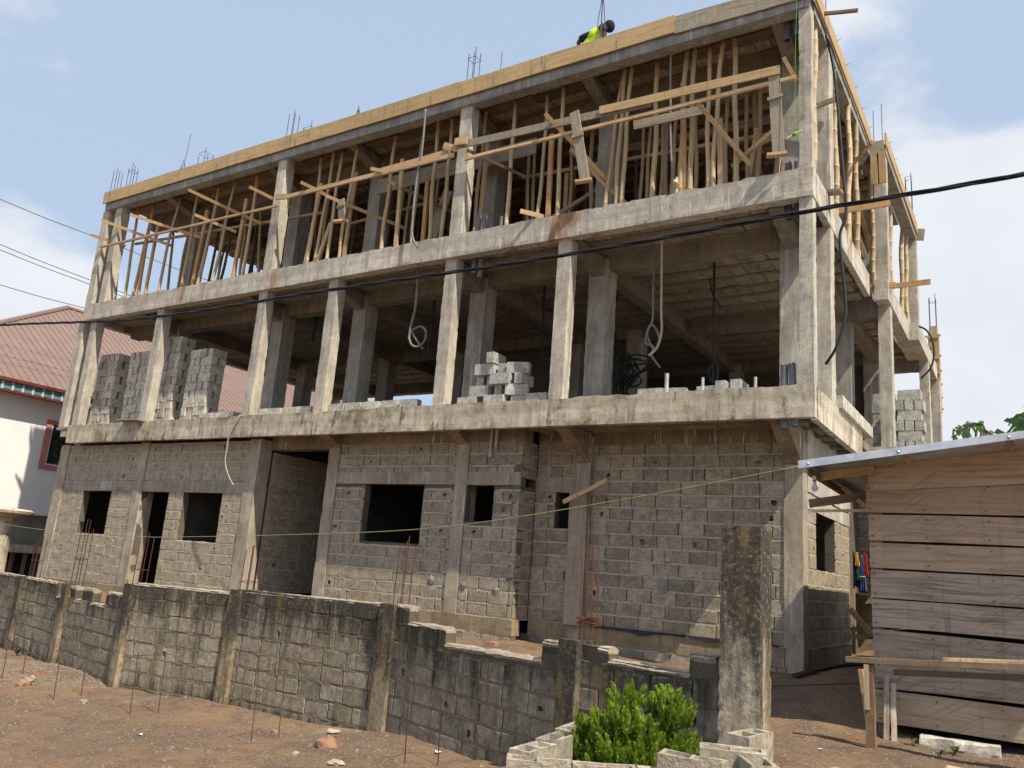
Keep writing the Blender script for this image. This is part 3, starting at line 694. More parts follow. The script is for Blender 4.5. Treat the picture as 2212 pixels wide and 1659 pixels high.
# lintels
for a in ((-20.66, -17.70, WL, 1.205, 1.45), (-17.38, -13.88, WL, 1.205, 1.45), (-11.6, -8.74, WM, 1.465, 1.69), (-8.47, -7.36, WM, 1.465, 1.69), (-7.36, -6.55, WR, 1.41, 1.64)):
    rough('lintel', a[0], a[1], a[2]-0.012, a[2]+0.15, a[3], a[4], M['lintel'], B, 0.12, 0.006)
rough('lintel', -3.04, -2.878, WR+0.25, 15.75, 1.26, 1.50, M['col'], B, 0.12, 0.006)
# columns of the ground floor
for a, b_, y, z0_, z1_ in ((-21.06, -20.66, WL, -1.9, GT), (-17.70, -17.38, WL, -1.9, GT), (-13.90, -13.57, WL, -1.9, GT), (-11.89, -11.60, WM, -1.7, 2.24), (-8.74, -8.47, WM, -1.0, 2.24)):
    rough('column', a, b_, y-0.025, y+0.3, z0_, z1_, M['colg'], B, 0.13, 0.010)
rough('column', -6.55, -6.27, WR-0.10, WR+0.2, 1.40, GT, M['colg'], B, 0.12, 0.012)
rough('column', -6.56, -6.28, WR-0.06, WR+0.2, -1.5, 1.40, M['colg'], B, 0.12, 0.010)
rough('column', -3.14, -2.87, WR-0.02, WR+0.26, -1.45, 2.21, M['colg'], B, 0.11, 0.012)
board('formwork_board', (-6.425, WR-0.14, -0.72), (-6.44, WR-0.14, 1.42), 0.33, 0.035, M['board_g'], B)
# drip stained beams over the walls
rough('wall_beam', -13.57, -11.60, WM-0.03, WM+0.25, 2.16, 2.50, M['drip'], B, 0.15, 0.008)
rough('wall_beam', -11.60, -7.33, WM-0.03, WM+0.25, 2.22, 2.52, M['drip'], B, 0.15, 0.010)
rough('wall_beam', -7.36, -6.55, WR-0.02, WR+0.25, 2.30, 2.52, M['drip'], B, 0.15, 0.010)
rough('wall_beam', -6.27, -2.88, WR-0.03, WR+0.25, 2.20, 2.52, M['drip'], B, 0.15, 0.010)
rough('wall_beam', -3.13, -2.86, WR+0.25, 15.75, 1.50, 2.50, M['col'], B, 0.15, 0.010)
# rooms behind: partitions, back and end walls close the ground floor
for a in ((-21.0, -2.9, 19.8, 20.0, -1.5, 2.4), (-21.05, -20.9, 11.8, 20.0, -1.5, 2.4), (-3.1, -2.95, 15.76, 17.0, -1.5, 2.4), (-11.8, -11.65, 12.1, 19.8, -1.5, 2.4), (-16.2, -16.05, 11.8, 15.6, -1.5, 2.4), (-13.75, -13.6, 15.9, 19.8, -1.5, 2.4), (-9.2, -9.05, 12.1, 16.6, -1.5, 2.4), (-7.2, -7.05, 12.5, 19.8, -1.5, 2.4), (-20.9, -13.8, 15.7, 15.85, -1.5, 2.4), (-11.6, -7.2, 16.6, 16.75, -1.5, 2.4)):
    b = MB(); b.box(*a); b.build('partition_or_shade_wall', M['inner'], B)
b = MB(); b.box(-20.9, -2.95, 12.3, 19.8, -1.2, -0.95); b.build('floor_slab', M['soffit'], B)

# slab edges
def slab(z0_, z1_, mat, xl, name='slab_edge', side_end=15.8):
    se = rough(name, xl, -2.46, 11.20, 11.32 if z0_ < 3 else 11.40, z0_, z1_, mat, B, 0.055, 0.008, sc=9)
    for v in se.data.vertices:                       # the top arris was never struck off: lumpy spill of concrete
        if v.co.z > z1_-0.03 and v.co.y < 11.26: v.co.z += 0.028*max(-0.4, noise.noise(Vector((v.co.x*3.1, 2, z1_)))+0.6*noise.noise(Vector((v.co.x*9, 7, z1_)))); v.co.y -= 0.010*abs(noise.noise(Vector((v.co.x*7, 1, z1_))))
    rough('slab_edge', xl, xl+0.22, 11.431, 20.3, z0_, z1_, mat, B, 0.3, 0.006)
    rough(name, -2.56, -2.461, 11.42, side_end, z0_, z1_, mat, B, 0.08, 0.007)
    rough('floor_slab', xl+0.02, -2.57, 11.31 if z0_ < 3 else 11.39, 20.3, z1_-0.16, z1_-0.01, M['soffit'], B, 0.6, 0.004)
slab(2.34, 2.79, M['slab1'], -20.44, side_end=14.7)
slab(5.56, 6.00, M['slab2'], -20.80)
rough('roof_beam', -20.80, -2.50, 11.22, 11.44, 8.68, 8.90, M['beam'], B, 0.14, 0.006)
rough('roof_beam', -2.68, -2.47, 11.44, 16.2, 8.68, 8.90, M['beam'], B, 0.14, 0.006)
rough('roof_slab', -20.85, -2.52, 11.24, 20.6, 9.02, 9.19, M['beam'], B, 0.5, 0.006)
# stepped wings of the right-hand side
rough('slab_edge', -2.42, -2.18, 16.05, 20.6, 5.56, 5.98, M['slab2'], B, 0.14, 0.008)
rough('slab_edge', -2.20, -1.99, 18.9, 22.6, 5.56, 5.96, M['slab2'], B, 0.14, 0.008)
rough('floor_slab', -6.0, -2.2, 20.3, 22.6, 5.8, 5.95, M['soffit'], B, 0.5, 0.004)
rough('slab_edge', -2.6, -1.2, 16.3, 16.5, 2.36, 2.80, M['slab1'], B, 0.14, 0.008)
rough('floor_slab', -2.7, -1.2, 16.5, 22.6, 2.6, 2.78, M['soffit'], B, 0.5, 0.004)
rough('roof_beam', -2.42, -2.18, 16.3, 20.9, 8.70, 8.92, M['beam'], B, 0.14, 0.006)
# ragged mortar stub carrying the left corner column
rough('slab_stub', -21.05, -20.45, 11.25, 11.7, 2.70, 2.77, M['board_g'], B, 0.1, 0.006)
rough('slab_stub', -20.85, -20.45, 11.27, 11.7, 2.52, 2.69, M['slab1'], B, 0.1, 0.012)

# formwork boards on the roof edge
bx = [-20.87, -16.78, -12.4, -9.0, -4.63]
for i, (a, b_) in enumerate(zip(bx, bx[1:])):
    board('formwork_board', (a+0.004, 11.175, 9.03), (b_-0.004, 11.175, 9.035), 0.325, 0.03, M['board_y'], B, bend=0.004*(i % 2))
board('formwork_board', (-4.63, 11.185, 9.01), (-2.44, 11.19, 8.96), 0.32, 0.03, M['board_g'], B)
board('formwork_board', (-2.43, 11.17, 8.97), (-2.44, 16.2, 9.02), 0.28, 0.03, M['board_y'], B, side=(1, 0, 0))
board('formwork_board', (-2.18, 16.25, 9.0), (-2.16, 20.95, 9.0), 0.28, 0.03, M['board_y'], B, side=(1, 0, 0))
board('formwork_board', (-2.46, 16.2, 8.80), (-2.2, 16.2, 8.80), 0.30, 0.03, M['board_g'], B)
board('formwork_board', (-2.38, 16.18, 8.68), (-2.37, 16.18, 8.02), 0.15, 0.03, M['board_y'], B)
board('formwork_board', (-2.26, 16.18, 8.68), (-2.24, 16.18, 8.02), 0.15, 0.03, M['board_y'], B)
board('formwork_board', (-2.2, 20.98, 8.86), (-2.0, 20.98, 8.83), 0.30, 0.03, M['board_g'], B)

# outer columns
def column(x0_, x1_, y0_, y1_, z0_, z1_, mat='col', step=0.13): rough('column', x0_, x1_, y0_, y1_, z0_, z1_, M[mat], B, step*0.6, 0.007)
for x in (-21.02, -20.45, -17.66, -14.07, -11.97, -9.01, -6.63): column(x, x+0.25, 11.27, 11.50, 2.78, 5.57)
column(-2.665, -2.475, 11.24, 11.44, 2.79, 5.57)
for x in (-20.91, -20.32, -14.08, -9.00): column(x, x+0.26, 11.27, 11.52, 5.99, 8.69)
column(-2.665, -2.485, 11.25, 11.45, 6.00, 8.69)
# inner columns in three rows
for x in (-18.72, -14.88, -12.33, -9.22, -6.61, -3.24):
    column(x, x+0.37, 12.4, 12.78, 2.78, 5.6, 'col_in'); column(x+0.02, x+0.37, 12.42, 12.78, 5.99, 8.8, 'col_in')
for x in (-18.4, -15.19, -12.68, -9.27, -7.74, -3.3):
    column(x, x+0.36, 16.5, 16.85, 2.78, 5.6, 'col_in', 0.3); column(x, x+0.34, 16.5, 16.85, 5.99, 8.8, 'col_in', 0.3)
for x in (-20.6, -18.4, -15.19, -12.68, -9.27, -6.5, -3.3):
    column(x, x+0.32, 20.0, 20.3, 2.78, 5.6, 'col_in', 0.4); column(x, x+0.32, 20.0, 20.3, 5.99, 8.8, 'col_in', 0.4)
# side columns
column(-2.68, -2.47, 12.35, 12.65, 2.79, 5.57); column(-2.66, -2.46, 12.35, 12.65, 6.0, 8.69)
column(-2.42, -2.20, 16.38, 16.68, 2.79, 5.57); column(-2.42, -2.20, 16.30, 16.6, 5.98, 8.69)
column(-2.20, -2.0, 20.7, 21.0, 2.79, 5.57); column(-2.42, -2.19, 20.9, 21.2, 5.98, 8.75)
column(-2.15, -1.95, 22.6, 22.9, 2.79, 5.57)
# beams between inner columns (along the facade) and brackets out to the edge
for y in (12.45, 16.52, 20.02):
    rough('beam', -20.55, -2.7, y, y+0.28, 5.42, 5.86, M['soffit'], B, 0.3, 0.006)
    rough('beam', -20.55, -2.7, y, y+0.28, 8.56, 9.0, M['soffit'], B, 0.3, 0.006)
def bracket(x, zt, drop, wd=0.22, y0_=11.44, y1_=12.42, mat='soffit'):
    b = MB(); b.prism([(y0_, zt), (y0_, zt-0.06), (y1_, zt-drop), (y1_, zt)], x, x+wd, 'x'); return b.build('bracket', M[mat], B)
for x in (-18.65, -14.8, -12.25, -9.14, -6.55, -3.16):
    bracket(x, 5.62, 0.34); bracket(x, 8.86, 0.32)
for x in (-18.65, -14.8, -12.25, -9.14, -6.55, -3.16):
    for z in (5.4, 8.56): rough('beam', x, x+0.22, 12.72, 20.0, z, z+0.3, M['soffit'], B, 0.5, 0.005)
bracket(-6.52, 2.40, 0.52, 0.24, 11.40, 12.22, 'drip'); bracket(-3.12, 2.40, 0.55, 0.24, 11.40, 12.30, 'drip'); bracket(-8.72, 2.42, 0.26, 0.22, 11.40, 11.80, 'drip'); bracket(-11.86, 2.42, 0.2, 0.24, 11.40, 11.80, 'drip')
for z in (5.42, 8.6):
    for y in (12.4, 16.4): rough('beam', -3.0, -2.5, y, y+0.22, z, z+0.3, M['soffit'], B, 0.2, 0.005)
for y, xr in ((16.4, -2.2), (20.7, -2.0)):
    rough('beam', -4.2, xr-0.2, y, y+0.22, 5.34, 5.66, M['soffit'], B, 0.2, 0.006)
# walls added to keep the first and top floors dark towards the right
b = MB(); b.box(-15.2, -3.0, 20.31, 20.4, 2.78, 5.85); b.build('partition_or_shade_wall', M['inner'], B)
b = MB(); b.box(-12.5, -7.4, 16.86, 17.0, 2.78, 5.85); b.build('partition_or_shade_wall', M['inner'], B)
b = MB(); b.box(-15.2, -3.3, 16.9, 17.0, 6.0, 8.95); b.build('partition_or_shade_wall', M['inner'], B)  # extra top floor wall, put in to darken the space between props

# ceilings: joists with infill blocks set between them
def infill(w_, d_, h_, mat, var):
    rg = random.Random(var); b = MB(); j = 0.008
    P = [(x+rg.uniform(-j, j), y+rg.uniform(-j, j), z+rg.uniform(-j, j)*0.6) for z in (0, h_) for x, y in ((0, 0), (w_, 0), (w_, d_), (0, d_))]
    b.v = P
    for f in ((0, 1, 2, 3), (4, 5, 6, 7), (0, 1, 5, 4), (1, 2, 6, 5), (2, 3, 7, 6), (3, 0, 4, 7)): b.f.append(f)
    me = bpy.data.meshes.new('ceiling_block'); me.from_pydata(b.v, [], b.f); me.materials.append(mat)
    bm = bmesh.new(); bm.from_mesh(me); bmesh.ops.recalc_face_normals(bm, faces=bm.faces); bm.to_mesh(me); bm.free(); return me
IM = [infill(0.245, 0.40, 0.07, M['hourdis'], i) for i in range(4)]
crec = []
def ceiling(zc, y0_, y1_, x0_, x1_, planks):
    """soffit at zc: rows of blocks along x, joist (or plank) between rows"""
    par = rough('ceiling', x0_, x1_, y0_, y1_, zc+0.03, zc+0.055, M['soffit'], B, 0.5, 0.004)
    y = y0_+0.02; row = 0; rg = random.Random(int(zc*10))
    while y < y1_-0.3:
        x = x0_+rg.uniform(0, 0.1)
        while x < x1_-0.2:
            c = Vector((x+0.12, y+0.2, zc))
            crec.append((c.length*(0.75 if x > -9 else 1.0), x, y, zc-0.012+rg.uniform(-0.008, 0.008), rg.randint(0, 3), rg.uniform(-0.03, 0.03), par)); x += 0.262
        y += 0.40
        yy0, yy1 = y+0.01, y+0.12
        if planks:
            xx = x0_
            while xx < x1_-0.5:
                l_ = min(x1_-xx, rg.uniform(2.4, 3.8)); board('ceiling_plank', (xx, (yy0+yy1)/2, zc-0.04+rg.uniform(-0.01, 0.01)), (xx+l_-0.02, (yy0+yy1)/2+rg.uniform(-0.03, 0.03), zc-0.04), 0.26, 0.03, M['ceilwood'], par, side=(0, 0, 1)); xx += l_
        else:
            b = MB(); b.box(x0_, x1_, yy0, yy1, zc-0.035, zc+0.03); b.build('joist', M['soffit'], par)
        y += 0.13; row += 1
ceiling(5.72, 11.41, 12.44, -20.56, -2.57, False); ceiling(5.72, 12.74, 16.5, -20.56, -2.57, False); ceiling(5.72, 16.82, 20.0, -20.56, -2.7, False)
ceiling(8.95, 11.46, 12.44, -20.7, -2.7, True); ceiling(8.95, 12.74, 16.5, -20.7, -2.7, True); ceiling(8.95, 16.82, 20.0, -20.7, -2.7, True)
ceiling(2.43, 11.33, 11.82, -13.5, -7.4, False); ceiling(2.43, 11.33, 12.28, -7.3, -2.58, False); ceiling(2.43, 12.58, 15.7, -2.85, -2.57, False)
ceiling(5.80, 20.3, 22.5, -4.2, -2.2, False)
crec.sort(key=lambda a: a[0])
rest = {}
for i, (d_, x, y, z, v, a, par) in enumerate(crec):
    mt = Matrix.Translation((x, y, z)) @ Matrix.Rotation(a, 4, 'Z')
    if i < 300:
        o = bpy.data.objects.new('ceiling_block', IM[v]); COL.objects.link(o); o.parent = par; o.matrix_basis = mt
    else: rest.setdefault(par.name, (par, MB()))[1].add([q.co for q in IM[v].vertices], [tuple(p.vertices) for p in IM[v].polygons], mt)
for par, b in rest.values(): b.build('ceiling_blocks', M['hourdis'], par, kind='stuff')

# starter bars on the roof: each bundle stands in its column, so it is part of the building
def starter(x, y, z0_, h, n=4, s=0.16, lean=0.0, hoop=True, converge=False, mat='rebar', parent=None, r_=0.008, name='starter_bars', hk=0.72, nh=1):
    b = MB(); rg = random.Random(int(abs(x)*100))
    for i in range(n):
        dx, dy = ((-1, -1), (1, -1), (1, 1), (-1, 1))[i % 4]; hh = h*(1 if i % 2 else 0.88)+rg.uniform(-.04, .04)
        k = 0.15 if converge else 1.0
        b.tube([(x+dx*s/2, y+dy*s/2, z0_), (x+dx*s/2*(1+k)/2+lean*hh*0.4, y+dy*s/2, z0_+hh*0.5), (x+dx*s/2*k+lean*hh, y+dy*s/2*k, z0_+hh)], r_, 5)
    if hoop:
        for q in range(nh):
            z = z0_+h*(hk-0.35*q); k = s/2+0.012; lx = lean*h*hk; t_ = rg.uniform(-0.03, 0.03)
            b.tube([(x-k+lx, y-k, z), (x+k+lx, y-k, z+t_), (x+k+lx, y+k, z), (x-k+lx, y+k, z-t_), (x-k+lx, y-k, z)], r_*0.7, 5)
    return b.build(name, M[mat], parent if parent is not None else B)
for a in ((-20.78, 11.38, 0.80), (-20.1, 11.4, 0.80), (-13.95, 11.4, 0.78), (-12.55, 12.0, 0.9), (-8.90, 11.4, 0.85)): starter(a[0], a[1], 9.18, a[2], hoop=a[0] in (-20.1, -8.90), converge=a[0] == -12.55)
starter(-18.45, 11.75, 9.18, 0.75, 3, converge=True, hoop=False); b = MB(); b.tube([(-18.42, 11.75, 9.7), (-18.36, 11.75, 10.65)], 0.007, 5); b.build('starter_bars', M['rebar'], B)
for x, h in ((-18.65, 1.45), (-14.6, 1.2), (-12.07, 1.0)): starter(x, 12.5, 9.18, h, 4, 0.26, hk=0.9)
b = MB(); b.tube([(-8.98, 12.4, 9.18), (-8.97, 12.4, 10.62)], 0.008, 5); b.build('starter_bars', M['rebar'], B)
starter(-6.15, 11.45, 9.18, 1.25, 4, 0.13, converge=True, hoop=False); b = MB(); b.tube([(-6.16, 11.45, 9.9), (-6.12, 11.45, 10.9)], 0.007, 5); b.build('starter_bars', M['rebar'], B)
starter(-2.56, 12.5, 9.1, 0.9, 2, 0.10, hoop=False); starter(-2.35, 16.6, 9.1, 0.85, 2, 0.16, hoop=False); starter(-2.27, 20.6, 9.1, 1.2, 4, 0.13, hk=0.93)
# nails sticking out of the side formwork
b = MB()
for i in range(12): y = 12+i*0.75; x = -2.41 if y < 16.2 else -2.15; b.tube([(x, y, 9.02), (x+0.07, y, 9.05)], 0.004, 4)
b.build('formwork_nails', M['rebar'], B)
# formwork-clad column rising at the far right
Fc = [(-2.17, -1.98)]
rough('column', -2.17, -1.98, 22.95, 23.14, 5.6, 7.09, M['col'], B, 0.2, 0.006)
for x_ in (-2.185, -1.965): board('formwork_board', (x_, 23.05, 4.8), (x_, 23.05, 6.88), 0.2, 0.025, M['board_y'], B, side=(1, 0, 0))
board('formwork_board', (-2.075, 22.93, 4.8), (-2.075, 22.93, 6.88), 0.2, 0.025, M['board_y'], B)
for z in (6.80, 6.25, 5.85, 5.50, 5.15, 4.85):
    for dz in (0, 0.06): board('formwork_clamp', (-2.27+dz, 22.90-dz, z-dz), (-1.90-dz*0.6, 22.90-dz, z-dz+0.01), 0.045, 0.03, M['wood'], B)
starter(-2.075, 23.05, 7.05, 0.92, 4, 0.15, nh=1, hk=0.78)

# row of stains / black sheeting under the right wall
b = MB(); pts = [(-6.2, -0.70), (-5.9, -0.72), (-5.5, -0.73), (-5.3, -0.77), (-5.05, -0.72), (-4.6, -0.71), (-4.2, -0.74), (-3.9, -0.70), (-3.2, -0.71)]
for (a, za), (c_, zb) in zip(pts, pts[1:]):
    b.quad((a, WR-0.075, za), (c_, WR-0.075, zb), (c_, WR-0.06, -0.69), (a, WR-0.06, -0.69)); b.quad((a, WR-0.075, za), (c_, WR-0.075, zb), (c_, WR-0.02, zb-0.01), (a, WR-0.02, za-0.01))
b.build('damp_course_sheet', M['plastic'], B)
# mortar patches around old openings
for x, y, z in ((-9.05, WM-0.012, -0.20), (-8.36, WM-0.02, -0.24), (-7.70, WM-0.012, -0.28)):
    b = MB(); rg = random.Random(int(x*10)); P = [(x+cos(a*pi/5)*0.085*rg.uniform(.7, 1.2), y, z+sin(a*pi/5)*0.075*rg.uniform(.7, 1.2)) for a in range(10)]
    b.v = [(x, y-0.02, z)]+P; b.f = [(0, 1+i, 1+(i+1) % 10) for i in range(10)]; b.mi = [0]*10; b.build('mortar_patch', M['beam'], B)
b = MB(); x, z = -4.97, -0.02; P = [(x+cos(a*pi/5)*0.10, WR-0.012, z+sin(a*pi/5)*0.09*(1+0.2*(a % 2))) for a in range(10)]; b.v = [(x, WR-0.03, z)]+P; b.f = [(0, 1+i, 1+(i+1) % 10) for i in range(10)]; b.mi = [0]*10; b.build('mortar_patch', M['beam'], B)

# ================================================================ TOP FLOOR PROPS, BOARDS
BAYS = [(-21, -13.9, 'left bay'), (-13.9, -8.9, 'middle bay'), (-8.9, -2.6, 'right bay')]
cnt = {}
def bay(x):
    for a, b_, n in BAYS:
        if x < b_: return n
    return 'right bay'
def propname(x, kind, row):
    n = bay(x); k = (n, kind, row); cnt[k] = cnt.get(k, 0)+1; i = cnt[k]-1
    what = 'bamboo prop' if kind == 'B' else 'sawn timber prop'
    return '%s %s from left in the %s row of the top floor, %s' % (ORD[min(i, 19)], what, row, n)
front = [('M', -20.41, 6.27, -20.61, 9.06), ('B', -19.97, 6.26, -20.1, 8.92), ('B', -19.61, 6.26, -19.55, 8.97), ('W', -19.39, 6.28, -19.45, 8.16), ('W', -19.11, 6.28, -19.2, 8.28), ('B', -18.52, 6.29, -18.41, 8.98), ('B', -17.62, 6.3, -17.59, 9.05), ('W', -17.19, 6.3, -17.06, 8.23), ('B', -17.01, 6.3, -16.88, 9.02), ('B', -16.43, 6.29, -16.24, 9.03), ('W', -15.7, 6.29, -15.61, 8.25), ('B', -15.38, 6.27, -15.41, 9.05), ('B', -14.6, 6.3, -14.7, 9.0),
 ('W', -13.31, 6.27, -13.19, 8.19), ('B', -13.27, 6.3, -13.32, 8.87), ('B', -13.05, 6.3, -12.86, 8.6), ('W', -12.96, 6.3, -12.76, 7.18), ('B', -12.65, 6.3, -12.65, 8.88), ('B', -12.29, 6.29, -12.1, 8.87), ('W', -12.15, 6.29, -12.12, 8.23), ('B', -11.11, 6.28, -11.11, 8.82), ('W', -10.72, 6.27, -10.79, 8.23), ('B', -10.31, 6.29, -10.36, 8.85), ('W', -10.03, 6.29, -10.09, 7.6), ('B', -9.59, 6.29, -9.62, 8.88), ('B', -9.85, 6.29, -9.9, 8.7),
 ('B', -8.80, 6.3, -8.82, 8.8), ('W', -8.67, 6.3, -8.68, 8.11), ('B', -8.06, 6.28, -8.12, 8.9), ('B', -7.41, 6.3, -7.41, 8.9), ('W', -7.17, 6.34, -7.18, 7.92), ('B', -6.96, 6.32, -7.04, 8.8), ('B', -6.03, 6.3, -5.86, 8.8), ('B', -5.83, 6.32, -5.77, 8.8), ('B', -5.71, 6.31, -5.64, 8.8), ('B', -5.17, 6.31, -5.19, 8.85), ('W', -4.6, 6.31, -4.66, 8.27), ('B', -4.66, 6.3, -4.62, 8.89), ('B', -4.5, 6.31, -4.5, 7.68), ('B', -4.2, 6.32, -4.24, 8.87), ('B', -4.11, 6.32, -4.0, 8.9), ('W', -3.99, 6.3, -4.02, 7.43), ('B', -3.74, 6.32, -3.82, 8.9)]
back = [('B', -20.01, 6.72, -20.3, 9.4), ('B', -19.56, 6.75, -19.63, 9.3), ('B', -17.94, 6.73, -18.19, 9.2), ('B', -17.01, 6.75, -17.19, 9.34), ('B', -16.28, 6.77, -16.65, 9.23), ('B', -14.19, 6.89, -14.19, 9.21), ('B', -12.76, 6.85, -12.69, 9.2), ('B', -11.82, 6.86, -11.85, 9.2), ('B', -11.62, 6.83, -11.63, 9.2), ('B', -10.76, 6.86, -10.8, 9.16), ('B', -10.23, 7.09, -10.46, 9.38), ('B', -8.4, 6.9, -8.55, 9.34), ('B', -8.27, 6.92, -8.37, 9.2), ('W', -7.52, 6.92, -7.53, 7.8), ('B', -7.41, 6.9, -7.46, 9.2), ('B', -6.93, 6.92, -7.08, 9.2), ('B', -5.91, 6.93, -5.91, 9.2), ('B', -5.82, 6.93, -5.8, 8.7), ('B', -5.53, 6.94, -5.55, 9.32), ('B', -5.43, 6.93, -5.5, 9.2), ('B', -5.34, 6.93, -5.29, 9.2), ('B', -4.89, 6.92, -4.93, 9.57), ('B', -4.32, 6.94, -4.33, 9.4), ('B', -3.93, 6.93, -3.98, 9.4), ('B', -3.84, 6.94, -3.87, 9.2), ('B', -3.73, 6.94, -3.68, 9.2), ('W', -3.45, 6.93, -3.35, 8.0), ('W', -3.89, 6.95, -3.76, 7.84)]
def prop(rec, y, row, group):
    k, xa, za, xb, zb = rec; s = (xb-xa)/(zb-za); zt = min(zb, 8.86); z0_ = 6.0; top_ = 8.88 if k != 'W' or zb > 8.6 else zt
    p0 = Vector((xa+s*(z0_-za), y, z0_)); p1 = Vector((xa+s*(top_-za), y+random.uniform(-.05, .1), top_))
    if k == 'W': o = board('timber_prop', p0, p1, 0.085, 0.05, M['wood'] if random.random() < .7 else M['wood_o'], side=(0, 1, 0))
    else:
        o = bamboo(p0, p1, random.uniform(0.036, 0.050), M['bamboo_m'] if k == 'M' else None)
    tag(o, propname(xa, 'W' if k == 'W' else 'B', row), 'prop', group)
for r_ in front: prop(r_, 11.75, 'front', 'front row of props under the roof slab')
for r_ in back: prop(r_, 12.95, 'second', 'second row of props under the roof slab')
# deeper rows, only glimpsed
rg = random.Random(11)
for iy, y in enumerate((13.7, 14.5, 15.3, 16.1, 17.4, 18.6)):
    x = -20.3+rg.uniform(0, 0.5); ix = -1
    while x < -3.2:
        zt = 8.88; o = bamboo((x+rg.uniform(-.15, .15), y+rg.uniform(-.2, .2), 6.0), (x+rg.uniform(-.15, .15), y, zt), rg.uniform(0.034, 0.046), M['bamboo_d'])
        ix += 1; tag(o, '%s bamboo prop from left in the %s row inside the dark top floor' % (ORD[min(ix, 29)], ORD[iy+2]), 'prop', 'bamboo props deep inside the top floor'); x += rg.uniform(0.55, 0.95)
# leaning braces
for i, (p0, p1) in enumerate((((-7.6, 11.9, 6.1), (-6.9, 13.2, 7.5)), ((-6.75, 11.7, 7.5), (-5.5, 12.0, 6.1)), ((-6.2, 12.3, 6.1), (-6.6, 13.6, 7.2)))):
    tag(bamboo(p0, p1, 0.05), ['bamboo pole leaning inwards behind the hanging plank', 'long bamboo brace slanting down to the right past the wide inner column', 'short dark bamboo brace left of the wide inner column'][i], 'pole')
tag(bamboo((-4.85, 11.85, 6.06), (-4.53, 11.16, 6.17), 0.055), 'hollow bamboo pole lying out over the slab edge, open end forward', 'pole')
